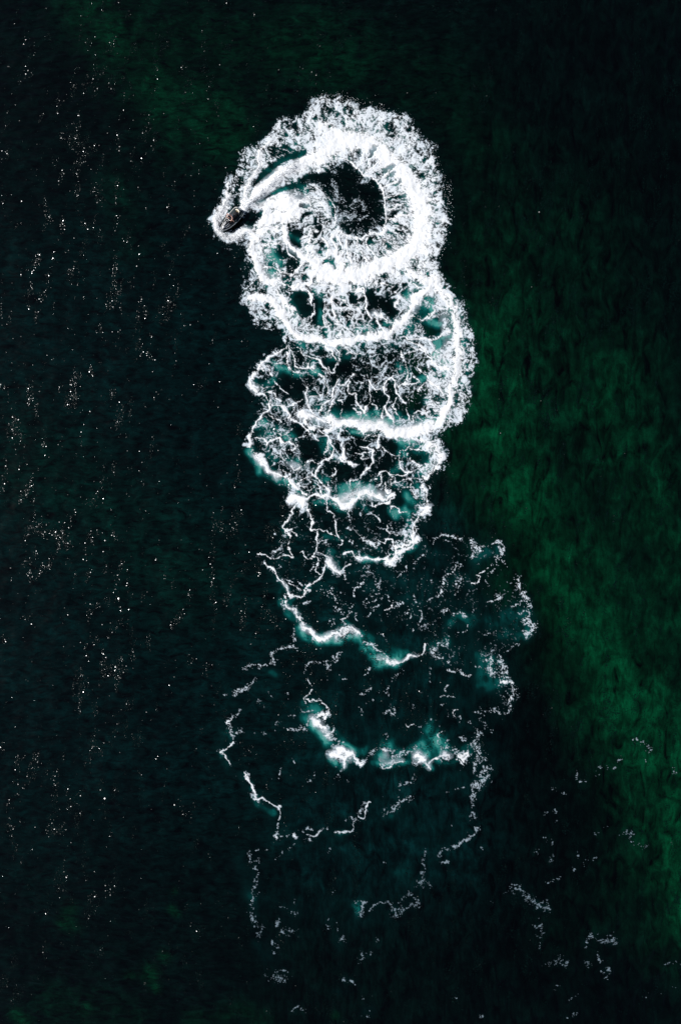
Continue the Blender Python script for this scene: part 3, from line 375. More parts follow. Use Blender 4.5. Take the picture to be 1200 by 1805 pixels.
# turquoise clouds of bubbles under the surface: frame, path, half width, strength
TEAL = [
 ('Z', [(490,300),(560,250),(650,255),(720,320),(745,390),(700,450),(620,480),(560,470)], 34, .30),
 ('A', [(560,920),(700,880),(840,920)], 8, .55), ('A', [(860,1020),(950,960),(1030,1000),(1010,1090)], 8, .5),
 ('Z', [(470,430),(480,480),(510,540),(540,590),(620,600),(700,590),(750,540)], 20, .42), ('C', [(660,60),(740,120)], 7, .65), ('C', [(560,130),(520,220),(600,310),(480,420)], 8, .55), ('C', [(880,520),(940,600),(940,830),(990,880),(1100,890)], 7, .5),
 ('D', [(600,500),(560,600),(600,590)], 7, .8), ('D', [(650,680),(720,700),(780,610)], 8, .75), ('D', [(760,800),(840,830)], 9, .75), ('D', [(800,1000),(900,930)], 8, .75), ('D', [(130,860),(200,860),(250,880)], 8, .6), ('D', [(380,820),(460,820)], 5, .6),
 ('Z', [(740,520),(790,540),(812,600),(805,680),(780,730),(740,750),(690,748),(640,740),(590,735)], 16, .50),
 ('E', [(580,30),(640,80)], 7, .6), ('E', [(350,240),(450,280),(580,330)], 8, .65), ('E', [(200,430),(300,420),(370,340)], 8, .6), ('E', [(280,600),(430,700)], 10, .4), ('E', [(240,800),(360,880),(280,930)], 10, .72), ('E', [(480,870),(560,940)], 7, .55), ('E', [(280,1060),(340,1120)], 8, .6), ('E', [(720,220),(740,290)], 8, .7), ('E', [(880,200),(1050,150)], 7, .6), ('E', [(700,540),(770,680)], 8, .65), ('E', [(830,620),(860,740)], 8, .6), ('E', [(980,760),(1060,750),(1200,760)], 8, .95), ('E', [(830,960),(850,1040)], 8, .6), ('E', [(490,1150),(560,1160)], 7, .75), ('E', [(640,300),(830,330)], 8, .45), ('E', [(1100,850),(1200,880)], 6, .7),
 ('F', [(700,50),(730,90)], 8, .75), ('F', [(680,160),(800,240),(780,310)], 9, .7), ('F', [(560,370),(660,320)], 8, .75), ('F', [(600,560),(640,600)], 9, .7), ('F', [(340,700),(360,760),(480,780),(640,790)], 8, .7), ('F', [(120,720),(140,780),(230,800),(340,830)], 8, .95), ('F', [(0,760),(80,760)], 8, 1), ('F', [(330,930),(420,1000),(360,1080)], 8, .6), ('F', [(450,1000),(560,1010),(640,1100),(600,1180)], 9, .55), ('F', [(330,250),(360,290)], 8, .6), ('F', [(440,280),(450,320)], 6, .5), ('F', [(480,690),(520,760)], 7, .55),
 ('G', [(110,320),(150,400),(220,500),(240,560),(300,590),(380,620),(430,650)], 8, .9), ('G', [(500,640),(560,690),(600,740)], 9, .7), ('G', [(680,900),(700,920)], 6, .8), ('G', [(820,870),(880,880),(1000,870),(1040,930)], 7, .8), ('G', [(1100,760),(1180,760),(1190,830)], 10, .85), ('G', [(530,420),(600,450)], 9, .75), ('G', [(300,360),(350,430)], 8, .6), ('G', [(230,60),(340,140),(400,110)], 10, .6), ('G', [(900,230),(920,320)], 8, .6), ('G', [(880,620),(940,640)], 8, .6), ('G', [(820,680),(840,740),(980,800)], 6, .55), ('G', [(1020,400),(1080,420)], 6, .6), ('G', [(230,180),(300,180)], 7, .6), ('G', [(700,500),(760,520)], 8, .35), ('G', [(520,180),(570,190)], 7, .6),
 ('H', [(0,800),(100,730),(200,700),(300,720)], 10, .95), ('H', [(100,780),(240,760),(340,780)], 9, .9), ('H', [(150,110),(240,140)], 6, .5), ('H', [(600,210),(660,250),(760,230)], 7, .7), ('H', [(640,340),(680,370)], 7, .6), ('H', [(560,560),(620,520),(640,480)], 8, .7), ('H', [(840,570),(920,480),(930,430)], 8, .7), ('H', [(800,300),(920,360)], 8, .45), ('H', [(700,800),(760,860),(820,900)], 9, .75), ('H', [(700,960),(780,960)], 9, .65), ('H', [(560,990),(620,990)], 8, .5), ('H', [(740,1020),(700,1130)], 9, .45), ('H', [(230,900),(300,960)], 8, .4), ('H', [(780,680),(840,780)], 8, .6), ('H', [(340,640),(380,620)], 7, .6), ('H', [(560,690),(700,690)], 7, .4), ('H', [(0,950),(60,960)], 8, .45), ('H', [(370,820),(390,860)], 6, .6),
 ('I', [(310,150),(340,190)], 6, .6), ('I', [(680,320),(720,400),(740,440)], 8, .6), ('I', [(780,350),(860,340)], 9, .35), ('I', [(900,390),(1000,400),(1100,390),(1140,430)], 7, .75), ('I', [(640,200),(740,200)], 8, .4), ('I', [(290,360),(330,350)], 7, .35), ('I', [(290,720),(340,720)], 8, .5), ('I', [(350,800),(420,840)], 8, .55), ('I', [(430,920),(460,970),(540,1020),(620,1040),(700,1010)], 8, .75), ('I', [(560,980),(640,1000)], 6, .8), ('I', [(700,1000),(760,1030),(800,1000),(880,1000)], 8, .8), ('I', [(740,930),(800,880)], 7, .45), ('I', [(860,1000),(930,1060),(1000,1100),(1060,1160),(1180,1190)], 10, .66), ('I', [(920,960),(1000,1010)], 8, .35), ('I', [(240,480),(300,560),(290,640)], 8, .28), ('I', [(820,180),(800,160)], 8, .25), ('I', [(1120,0),(1180,30)], 8, .4), ('I', [(480,600),(500,620)], 6, .3), ('I', [(980,260),(1080,310)], 7, .3),
 ('J', [(0,300),(60,260),(220,170)], 8, .55), ('J', [(680,280),(760,230),(830,220)], 14, .32), ('J', [(480,480),(560,430)], 12, .28), ('J', [(560,420),(640,500)], 10, .18), ('J', [(470,760),(540,730),(600,750)], 13, .42), ('J', [(620,690),(660,750)], 12, .22), ('J', [(800,760),(900,720),(980,780),(900,840)], 22, .30), ('J', [(960,640),(1020,620),(1050,700)], 14, .24), ('J', [(960,900),(1060,850)], 10, .3), ('J', [(340,930),(450,900)], 13, .28), ('J', [(0,960),(80,980),(160,1000)], 9, .42), ('J', [(0,1060),(60,1080)], 7, .6), ('J', [(640,960),(700,1000)], 14, .22), ('J', [(700,1130),(760,1060),(800,1120)], 17, .26), ('J', [(100,720),(160,700)], 14, .15), ('J', [(440,600),(760,600)], 9, .15),
 ('K', [(490,250),(520,270)], 8, .4), ('K', [(180,500),(230,540)], 9, .14), ('K', [(90,700),(150,760)], 11, .3), ('K', [(100,900),(150,990)], 13, .2), ('K', [(240,1060),(280,1150)], 9, .3), ('K', [(750,500),(820,530),(880,540)], 8, .6), ('K', [(760,600),(830,620)], 11, .42), ('K', [(800,660),(850,730),(900,790),(960,820)], 9, .72), ('K', [(940,930),(980,960)], 7, .7), ('K', [(1040,820),(1120,850)], 8, .62), ('K', [(1050,1000),(1050,960)], 6, .5), ('K', [(980,700),(1040,760)], 9, .3), ('K', [(640,560),(760,600)], 13, .12), ('K', [(200,740),(400,740)], 11, .10), ('K', [(600,640),(900,340)], 22, .07),
 ('L', [(0,830),(80,800),(180,790),(260,860)], 9, .50), ('L', [(80,930),(140,940),(240,940),(320,920)], 7, .60), ('L', [(100,860),(160,880)], 8, .7), ('L', [(350,830),(400,820),(440,790)], 9, .75), ('L', [(460,830),(520,780),(580,760),(600,820)], 14, .75), ('L', [(520,690),(600,720)], 16, .48), ('L', [(400,650),(500,640)], 18, .28), ('L', [(100,720),(240,740)], 17, .25), ('L', [(480,930),(500,980)], 6, .7), ('L', [(560,900),(620,920),(700,900)], 7, .55), ('L', [(770,820),(820,800)], 9, .4), ('L', [(80,100),(150,160),(120,200)], 11, .70), ('L', [(180,130),(300,90)], 9, .36), ('L', [(930,200),(940,330),(980,300)], 19, .22), ('L', [(860,370),(1000,340)], 12, .25), ('L', [(700,450),(800,500)], 16, .16), ('L', [(600,1080),(760,1030)], 15, .14), ('L', [(900,880),(1060,860)], 16, .07), ('L', [(20,280),(200,500)], 20, .06), ('L', [(660,50),(800,40)], 18, .15),
 ('M', [(300,290),(360,320),(420,360)], 9, .32), ('M', [(170,720),(210,760)], 14, .12), ('M', [(430,350),(440,360)], 6, .4), ('M', [(860,570),(940,530)], 10, .24), ('M', [(1060,1060),(1100,1030)], 8, .35), ('M', [(380,1000),(560,1080)], 16, .08), ('M', [(240,900),(260,980)], 13, .13),
 ('N', [(310,390),(360,390),(420,350)], 9, .26), ('N', [(420,800),(520,800)], 15, .24), ('N', [(640,540),(760,570)], 19, .14), ('N', [(500,380),(900,420)], 26, .09), ('N', [(240,260),(300,240)], 12, .12), ('N', [(110,1060),(130,1090)], 10, .32), ('N', [(250,500),(400,500)], 24, .08), ('N', [(440,900),(560,900)], 12, .10),
 ('P', [(180,820),(240,880)], 15, .12), ('P', [(590,770),(600,810)], 12, .12), ('P', [(590,1040),(620,1040)], 10, .1), ('P', [(650,680),(740,660),(850,650)], 15, .13), ('P', [(130,540),(140,620)], 12, .14), ('P', [(350,640),(560,600)], 20, .07), ('P', [(730,1160),(760,1140)], 9, .16), ('P', [(150,790),(155,800)], 8, .12),
]

def inside(poly, X, Y):
    """signed distance to an outline, negative inside"""
    n = len(poly); d = np.full(X.shape, 1e9, np.float32); ins = np.zeros(X.shape, bool)
    for i in range(n):
        x0, y0 = poly[i]; x1, y1 = poly[(i+1) % n]
        ex, ey = x1-x0, y1-y0; wx, wy = X-x0, Y-y0
        t = np.clip((wx*ex+wy*ey)/(ex*ex+ey*ey+1e-6), 0, 1)
        d = np.minimum(d, (wx-ex*t)**2+(wy-ey*t)**2)
        if abs(ey) > 1e-6:
            c = ((y0 > Y) != (y1 > Y)) & (X < ex*(Y-y0)/ey+x0)
            ins ^= c
    d = np.sqrt(d)
    return np.where(ins, -d, d)

def pdist(pts, X, Y):
    d = np.full(X.shape, 1e9, np.float32)
    if len(pts) == 1: return np.hypot(X-pts[0][0], Y-pts[0][1])
    for i in range(len(pts)-1):
        x0, y0 = pts[i]; x1, y1 = pts[i+1]
        ex, ey = x1-x0, y1-y0; wx, wy = X-x0, Y-y0
        t = np.clip((wx*ex+wy*ey)/(ex*ex+ey*ey+1e-6), 0, 1)
        d = np.minimum(d, (wx-ex*t)**2+(wy-ey*t)**2)
    return np.sqrt(d)

def window(gx, gy, pts, m):
    a = np.searchsorted(gx, pts[:, 0].min()-m); b = np.searchsorted(gx, pts[:, 0].max()+m)
    c = np.searchsorted(gy, pts[:, 1].min()-m); d = np.searchsorted(gy, pts[:, 1].max()+m)
    return slice(c, d), slice(a, b)

def smooth_path(p, n=4):
    if len(p) < 3: return p
    q = np.vstack([2*p[0]-p[1], p, 2*p[-1]-p[-2]]); out = []
    for i in range(1, len(q)-2):
        for k in range(n):
            t = k/n
            out.append(.5*((2*q[i])+(-q[i-1]+q[i+1])*t+(2*q[i-1]-5*q[i]+4*q[i+1]-q[i+2])*t*t+(-q[i-1]+3*q[i]-3*q[i+1]+q[i+2])*t**3))
    out.append(p[-1]); return np.array(out, np.float32)

def foam_field(gx, gy):
    """coverage (0..1), heap (0..1) of the foam on a grid"""
    X, Y = np.meshgrid(gx.astype(np.float32), gy.astype(np.float32))
    # eddies: everything is dragged about a little at several sizes
    def warp(a, l, k): return a*2*(fbm(X/l, Y/l, k, 3)-.5), a*2*(fbm(X/l+50, Y/l+9, k+3, 3)-.5)
    w1, w2, w3 = warp(7, 26, 1), warp(3.4, 9, 4), warp(1.6, 3.6, 6)
    XW = X+w1[0]+w2[0]+w3[0]; YW = Y+w1[1]+w2[1]+w3[1]
    D = np.zeros_like(X); L = np.zeros_like(X); G = np.zeros_like(X); S = np.zeros_like(X)
    def add(w, v, q=.25):
        m, n = np.maximum(D[w], v), np.minimum(D[w], v)
        D[w] = m+q*n*(1-m)
    for f, p, d, s, k in AREAS:
        p = fr(f, p); w = window(gx, gy, p, s+26)
        v = (d if k == 0 else d*1.5 if d < .1 else d*.92)*ss(s, -s, inside(p, XW[w], YW[w]))
        add(w, v)
        (L if k else G)[w] += v
    def bands(fat):
        for i, b in enumerate(B):
            f, p, wd, d = b[:4]; k = b[4] if len(b) > 4 else 2
            if (wd > 6.5 or k != 2) != fat: continue
            p = smooth_path(fr(f, p)); w = window(gx, gy, p, wd*2+22)
            r = pdist(p, XW[w], YW[w])
            if wd > 6.5: lw = wd*(1.12 if k == 2 else .95)*(.78+.44*vnoise(X[w]/12, Y[w]/12, 8)); d = min(d, .955)
            else: lw = wd*(.30+1.15*vnoise(X[w]/8+i, Y[w]/8, 8)**1.4)
            if wd < 4.5 and 590 < p[:, 1].mean() < 900: lw = lw*.80
            if wd < 3.2 and k == 2: lw = np.maximum(lw, .75)
            if k == 2 and p[:, 1].mean() > 900:
                if d < .8: lw = lw*1.6+.5; d = d*.66
                else: lw = lw*.9; d = d*.97
            v = d*np.exp(-(r/lw)**(2.4 if wd > 6.5 else 1.7))
            if k == 2 and d > .8 and wd >= 4:
                v = np.maximum(v, (d-.45)*np.exp(-(r/(lw*1.7+1.5))**3))     # broken margin
            if k == 2 and d > .45 and p[:, 1].mean() > 900: v = np.maximum(v, .15*np.exp(-(r/(lw*2+4))**2))   # stray bubbles
            add(w, v)
            if k == 1: L[w] += v
            elif k == 0: G[w] += v
            else: S[w] = np.maximum(S[w], v)
    bands(True)
    for f, p, r, s in HOLES:
        p = fr(f, p); w = window(gx, gy, p, s+26)
        h = 1-(1-r)*ss(s, -s, inside(p, XW[w], YW[w]))
        D[w] *= h; S[w] *= h
    bands(False)
    for f, p, r, s in LATE:
        p = fr(f, p); w = window(gx, gy, p, s+8)
        h = 1-(1-r)*ss(s, -s, inside(p, X[w]+.4*(XW[w]-X[w]), Y[w]+.4*(YW[w]-Y[w]))); D[w] *= h; S[w] *= h
    D = np.where((Y < 900) & (D > .3), D*(.80+.42*fbm(X/34, Y/34, 7, 3)), D)
    # thinner and thicker patches, drawn out away from the centre of the ring
    th0 = np.arctan2(Y-365, X-622); R0 = np.hypot(X-622, Y-365)
    pt = np.where(R0 < 200, fbm(th0*150/7, R0/20, 10, 3), fbm(X/10, Y/14, 10, 3))
    D = D*(1-.30*ss(.40, .68, pt)*ss(.97, .80, D)*ss(1000, 900, Y))
    # pattern noises, each spread to 0..1
    cx, cy = 622., 365.
    th = np.arctan2(YW-cy, XW-cx); R = np.hypot(XW-cx, YW-cy)
    q1 = X+1.8*w1[0]+1.9*w2[0]+w3[0]; q2 = Y+1.8*w1[1]+1.9*w2[1]+w3[1]
    def lace(u, v, k):
        a1, a2 = worley(u/16, v/16, k); b1, b2 = worley(u/7+3, v/7, k+1); c1, c2 = worley(u/3.3, v/3.3+9, k+2)
        return np.maximum(.95-(a2-a1)*2.2, .78-(b2-b1)*1.7)+.30*(1-(c2-c1))+.34*(vnoise(u/26, v/26, k)-.5)+.18*(vnoise(u/2.2, v/2.2, k+4)-.5)
    ring = ss(205, 165, np.hypot(X-cx, Y-cy))
    l_pol = lace(th*82, R*.62, 2); l_car = lace(q1*1.0, q2*.72, 3)
    N_l = rank(l_pol)*ring+rank(l_car)*(1-ring)
    rx_, ry_ = np.where(R < 210, th*150, q1), np.where(R < 210, R*.72, q2)
    g1 = fbm(q1/3.1, q2/2.8, 5, 3, .62)*(1-ring*.5)+ring*.5*fbm(rx_/2.7, ry_/2.9, 9, 3, .62); g2 = fbm(q1/11, q2/11, 9, 2)
    c1, c2 = worley((X+w3[0]*2+w2[0])/4.8, (Y+w3[1]*2+w2[1])/4.8, 7)
    N_g = rank(g1+.40*g2-.22*(c2-c1))
    se = (X > 880) & (Y > 1290)
    N_s = rank(fbm(np.where(se, X/3.4, X/1.9), np.where(se, Y/1.5+X/9, Y/1.9), 5, 2, .6)+.30*fbm(X/6, Y/6, 2, 2))
    sp = ss(900, 1010, Y); N_g = N_g*(1-sp)+N_s*sp
    m = L/(L+G+.02); m = ss(.2, .8, m)
    N = N_l*m+N_g*(1-m)
    ag = ss(.1, .4, S)*(.40+.35*ss(850, 1050, Y))
    N = N*(1-ag)+ag*N_g
    N_f = rank(fbm(X/1.55+7, Y/1.55, 3, 2, .6))
    N = N*.66+.14*N_g+.20*N_f
    N = rank(N)*.5+N*.5
    th_ = 1.10-D*1.15
    soft = .16+.06*ss(.5, 1, D)-.06*sp
    cov = ss(th_-soft, th_+soft, N)
    cov = cov*ss(.004, .03, D)
    Mk = np.zeros_like(X)
    for f, p, wd, d in MILK:
        p = smooth_path(fr(f, p)); w = window(gx, gy, p, wd*2.4+14)
        Mk[w] = np.maximum(Mk[w], d*np.exp(-(pdist(p, XW[w], YW[w])/(wd*1.05))**2))
    Mk = Mk*(.62+.5*fbm(q1/9, q2/12, 6, 4, .6)+.25*(N_g-.5))*1.05
    for f, p, r, s in LATE:
        p = fr(f, p); w = window(gx, gy, p, s+8)
        Mk[w] *= 1-ss(s, -s, inside(p, X[w]+.4*(XW[w]-X[w]), Y[w]+.4*(YW[w]-Y[w])))
    cov = 1-(1-cov)*(1-np.clip(Mk, 0, 1)*(1-.75*ss(.1, .0, D)))
    heap = D
    return cov.astype(np.float32), heap.astype(np.float32), np.maximum(S, 1.1*Mk)

def w_(X, Y): return 1.2*fbm(X/40, Y/40, 6, 2)

def teal_field(gx, gy):
    X, Y = np.meshgrid(gx.astype(np.float32), gy.astype(np.float32))
    XW = X+12*(fbm(X/22, Y/22, 2, 3)-.5); YW = Y+12*(fbm(X/22+9, Y/22, 5, 3)-.5)
    T = np.zeros_like(X)
    for f, p, wd, d in TEAL:
        p = smooth_path(fr(f, p)); w = window(gx, gy, p, wd*2.6+8)
        v = d*np.exp(-(pdist(p, XW[w], YW[w])/(wd*1.05))**2)
        T[w] = 1-(1-T[w])*(1-v)
    wisp = fbm(X/16+w_(X,Y), Y/22, 3, 4, .6)
    T = T*(.55+.95*ss(.25, .72, wisp))
    return np.clip(T, 0, .86).astype(np.float32)

# ------------------------------------------------------------------ material helpers
def new_mat(name):
    m = bpy.data.materials.new(name); m.use_nodes = True
    n = m.node_tree.nodes; return m, n, m.node_tree.links, n['Principled BSDF'], n['Material Output']

def plain(name, col, rough=.5, metal=0, vary=.12, scale=30, coat=0):
    m, n, l, p, o = new_mat(name)
    t = n.new('ShaderNodeTexNoise'); t.inputs['Scale'].default_value = scale; t.inputs['Detail'].default_value = 4
    g = n.new('ShaderNodeNewGeometry'); l.new(g.outputs['Position'], t.inputs['Vector'])
    r = n.new('ShaderNodeMapRange'); r.inputs[3].default_value = 1-vary; r.inputs[4].default_value = 1+vary
    l.new(t.outputs[0], r.inputs[0])
    mx = n.new('ShaderNodeVectorMath'); mx.operation = 'SCALE'; mx.inputs[0].default_value = col
    l.new(r.outputs[0], mx.inputs['Scale']); l.new(mx.outputs[0], p.inputs['Base Color'])
    rr = n.new('ShaderNodeMapRange'); rr.inputs[3].default_value = rough*.8; rr.inputs[4].default_value = min(1, rough*1.2)
    l.new(t.outputs[0], rr.inputs[0]); l.new(rr.outputs[0], p.inputs['Roughness'])
    p.inputs['Metallic'].default_value = metal; p.inputs['Coat Weight'].default_value = coat
    return m

def tag(o, label=None, cat=None, group=None, kind=None):
    for k, v in (('label', label), ('category', cat), ('group', group), ('kind', kind)):
        if v: o[k] = v
    return o

def grid_mesh(name, xs, ys, Z, keep=None, attrs={}, colors={}):
    """height sheet over a rectilinear grid; xs, ys in metres; keep = mask of cells"""
    ny, nx = Z.shape
    XX, YY = np.meshgrid(xs, ys)
    co = np.stack([XX, YY, Z], -1).reshape(-1, 3).astype(np.float32)
    idx = np.arange(nx*ny).reshape(ny, nx)
    q = np.stack([idx[:-1, :-1], idx[1:, :-1], idx[1:, 1:], idx[:-1, 1:]], -1)
    q = q[keep] if keep is not None else q.reshape(-1, 4)
    used, inv = np.unique(q, return_inverse=True)
    q = inv.reshape(-1, 4).astype(np.int32); co = co[used]
    me = bpy.data.meshes.new(name)
    me.vertices.add(len(co)); me.vertices.foreach_set('co', co.ravel())
    me.loops.add(q.size); me.loops.foreach_set('vertex_index', q.ravel())
    me.polygons.add(len(q)); me.polygons.foreach_set('loop_start', np.arange(0, q.size, 4, dtype=np.int32))
    me.update(calc_edges=True)
    me.polygons.foreach_set('use_smooth', np.ones(len(q), bool))
    for k, a in attrs.items():
        at = me.attributes.new(k, 'FLOAT', 'POINT'); at.data.foreach_set('value', a.reshape(-1)[used].astype(np.float32))
    for k, a in colors.items():
        at = me.attributes.new(k, 'FLOAT_COLOR', 'POINT')
        c = a.reshape(-1, 3)[used]; c = np.hstack([c, np.ones((len(c), 1))]).astype(np.float32); at.data.foreach_set('color', c.ravel())
    me.validate()
    return me

def link(name, me, mat, parent=None):
    o = bpy.data.objects.new(name, me); C.objects.link(o)
    if mat: me.materials.append(mat)
    if parent: o.parent = parent
    return o

# ------------------------------------------------------------------ swell: one height function for water and foam
def swell(x, y):
    """x, y in metres"""
    z = .16*(fbm(x/9+40, y/13+40, 1, 3)-.5)*2
    z = z+.055*(fbm((x*.8+y*.6)/2.2+90, (-x*.6+y*.8)/1.1+90, 4, 3)-.5)*2
    return z

# ------------------------------------------------------------------ sea water
def water_material():
    m, n, l, p, o = new_mat('sea_water')
    a = n.new('ShaderNodeAttribute'); a.attribute_name = 'body'
    sd_ = n.new('ShaderNodeAttribute'); sd_.attribute_name = 'east'
    g = n.new('ShaderNodeNewGeometry')
    def mapped(rot, sc):
        mp = n.new('ShaderNodeMapping'); mp.inputs['Rotation'].default_value = (0, 0, math.radians(rot)); mp.inputs['Scale'].default_value = sc
        l.new(g.outputs['Position'], mp.inputs[0]); return mp
    def noise(mp, s, d=5, r=.55, dist=0.0):
        t = n.new('ShaderNodeTexNoise'); t.inputs['Scale'].default_value = s; t.inputs['Detail'].default_value = d
        t.inputs['Roughness'].default_value = r; t.inputs['Distortion'].default_value = dist; l.new(mp.outputs[0], t.inputs[0]); return t
    def mix(a_, b_, f=None):
        x = n.new('ShaderNodeMix'); x.data_type = 'FLOAT'; l.new(a_, x.inputs[2]); l.new(b_, x.inputs[3])
        if hasattr(f, 'name'): l.new(f, x.inputs[0])
        else: x.inputs[0].default_value = f
        return x.outputs[0]
    west = noise(mapped(8, (.6, 1.5, 1)), 1.0, 7, .70, .8)
    north = noise(mapped(-12, (1.3, .55, 1)), .62, 7, .64, 1.0); south = noise(mapped(32, (1.25, .6, 1)), .62, 7, .64, 1.0)
    sx_ = n.new('ShaderNodeSeparateXYZ'); l.new(g.outputs['Position'], sx_.inputs[0])
    ns = n.new('ShaderNodeMapRange'); ns.inputs[1].default_value = 8; ns.inputs[2].default_value = -30; l.new(sx_.outputs[1], ns.inputs[0])
    east = mix(north.outputs[0], south.outputs[0], ns.outputs[0])
    wave = mix(west.outputs[0], east, sd_.outputs['Fac'])
    west_h = noise(mapped(8, (.55, 1.5, 1)), 1.1, 1.5, .5, .3); east_h = noise(mapped(-28, (1.5, .45, 1)), .9, 1.5, .5, .3)
    b1 = n.new('ShaderNodeBump'); b1.inputs['Distance'].default_value = .13; b1.inputs['Strength'].default_value = .9; l.new(mix(west_h.outputs[0], east_h.outputs[0], sd_.outputs['Fac']), b1.inputs['Height'])
    b3 = n.new('ShaderNodeBump'); b3.inputs['Distance'].default_value = .07; l.new(sd_.outputs['Fac'], b3.inputs['Strength']); l.new(east, b3.inputs['Height']); l.new(b1.outputs[0], b3.inputs['Normal'])
    l.new(b3.outputs[0], p.inputs['Normal'])
    # light and dark of waves and ripples, put into the water colour as streaks
    mr = n.new('ShaderNodeMapRange'); mr.inputs[1].default_value = .34; mr.inputs[2].default_value = .66; mr.inputs[3].default_value = .05; mr.inputs[4].default_value = 2.1
    l.new(wave, mr.inputs[0])
    fine = noise(mapped(0, (1, 1, 1)), 5.5, 4, .7)
    m2 = n.new('ShaderNodeMapRange'); m2.inputs[1].default_value = .3; m2.inputs[2].default_value = .7; m2.inputs[3].default_value = .7; m2.inputs[4].default_value = 1.3
    l.new(fine.outputs[0], m2.inputs[0])
    mm = n.new('ShaderNodeMath'); mm.operation = 'MULTIPLY'; l.new(mr.outputs[0], mm.inputs[0]); l.new(m2.outputs[0], mm.inputs[1])
    v = n.new('ShaderNodeVectorMath'); v.operation = 'SCALE'; l.new(a.outputs['Color'], v.inputs[0]); l.new(mm.outputs[0], v.inputs['Scale'])
    # milky bubble clouds keep their own even colour
    t = n.new('ShaderNodeAttribute'); t.attribute_name = 'bubbles'
    cr = n.new('ShaderNodeValToRGB'); e = cr.color_ramp.elements
    e[0].position = 0; e[0].color = (.0003, .006, .006, 1); e[1].position = 1; e[1].color = (.42, .62, .55, 1)
    for ps, c in ((.30, (.0006, .014, .0135, 1)), (.60, (.0012, .052, .048, 1)), (.82, (.008, .135, .120, 1)), (.93, (.08, .30, .26, 1))):
        x = e.new(ps); x.color = c
    l.new(t.outputs['Fac'], cr.inputs[0])
    fr_ = n.new('ShaderNodeMapRange'); fr_.inputs[2].default_value = .45; l.new(t.outputs['Fac'], fr_.inputs[0])
    cm = n.new('ShaderNodeMix'); cm.data_type = 'RGBA'; l.new(fr_.outputs[0], cm.inputs[0]); l.new(v.outputs[0], cm.inputs[6]); l.new(cr.outputs[0], cm.inputs[7])
    l.new(cm.outputs[2], p.inputs['Base Color'])
    p.inputs['Roughness'].default_value = .07; p.inputs['IOR'].default_value = 1.33
    return m

def stretch(a, b, step, far=6000.):
    core = np.arange(a, b+step*.5, step); out = []; d = step*1.5; x = b
    while x < far: x += d; d *= 1.35; out.append(x)
    lo = []; d = step*1.5; x = a
    while x > -far: x -= d; d *= 1.35; lo.append(x)
    return np.array(lo[::-1]+list(core)+out)

BOAT = (409.6, 391.0); HEAD = math.atan2(-.765, -.644)     # plan position and heading of the jet ski
step = .85
gx = np.arange(355, 1200, step); gy = np.arange(150, 1795, step)
cov, dens, sol = foam_field(gx, gy)
GX, GY = np.meshgrid(gx.astype(np.float32), gy.astype(np.float32))
FX = (GX-600)*S_; FY = (902.5-GY)*S_
# no foam inside the hull's footprint
bx, by = W(*BOAT).x, W(*BOAT).y
u_ = (FX-bx)*math.cos(HEAD)+(FY-by)*math.sin(HEAD); v_ = -(FX-bx)*math.sin(HEAD)+(FY-by)*math.cos(HEAD)
hull_in = (np.abs(u_) < 1.55) & (np.abs(v_) < .62*np.clip((1.65-u_)/1.2, 0, 1)**.6)
cov = np.where(hull_in, 0, cov)
def blur(A, r):
    for ax in (0, 1):
        for _ in range(3):
            c = np.cumsum(np.concatenate([np.zeros_like(np.take(A, [0], ax)), np.pad(A, [(r, r) if i == ax else (0, 0) for i in (0, 1)], mode='edge')], ax), ax)
            n_ = A.shape[ax]; k_ = 2*r+1
            A = (np.take(c, np.arange(k_, k_+n_), ax)-np.take(c, np.arange(n_), ax))/k_
    return A
film = (blur(cov.astype(np.float64), 1)*(.60*fbm(GX/3, GY/3, 4, 3))+blur(cov.astype(np.float64), 3)*.14*ss(.4, .7, fbm(GX/7, GY/7, 8, 3)))*np.clip(1-(GY-800)/500, .45, 1)
cov = np.maximum(cov, np.clip(film, 0, .6)*~hull_in)
lump = fbm(GX/5, GY/5, 2, 4, .6); lump2 = fbm(GX/14, GY/14, 6, 3)
plume = np.exp(-(pdist(fr('A', [(290,1050),(420,920),(560,790),(700,700)]), GX, GY)/9)**2)
fade = np.clip(1-(GY-560)/700, .15, 1)
Zf = swell(FX, FY)+.015+cov*.018+fade*dens**2*(.03+.06*(lump-.3))+.16*fade*dens**2*(lump2-.3)+.22*plume
fresh = np.clip(.15+.85*np.clip(dens*1.15, 0, 1)*np.clip(1.15-(GY-900)/700, .35, 1)+1.3*np.clip(sol-.45, 0, 1)*np.clip(1.3-(GY-900)/900, 0.4, 1), 0, 1)
cov = cov*np.maximum(np.clip(1-(GY-940)/900, .66, 1), np.clip(sol*1.15, 0, 1))

milk = blur(cov.astype(np.float64), 4)*.62+blur(cov.astype(np.float64), 11)*.45
milk = milk*ss(150, 200, GY)

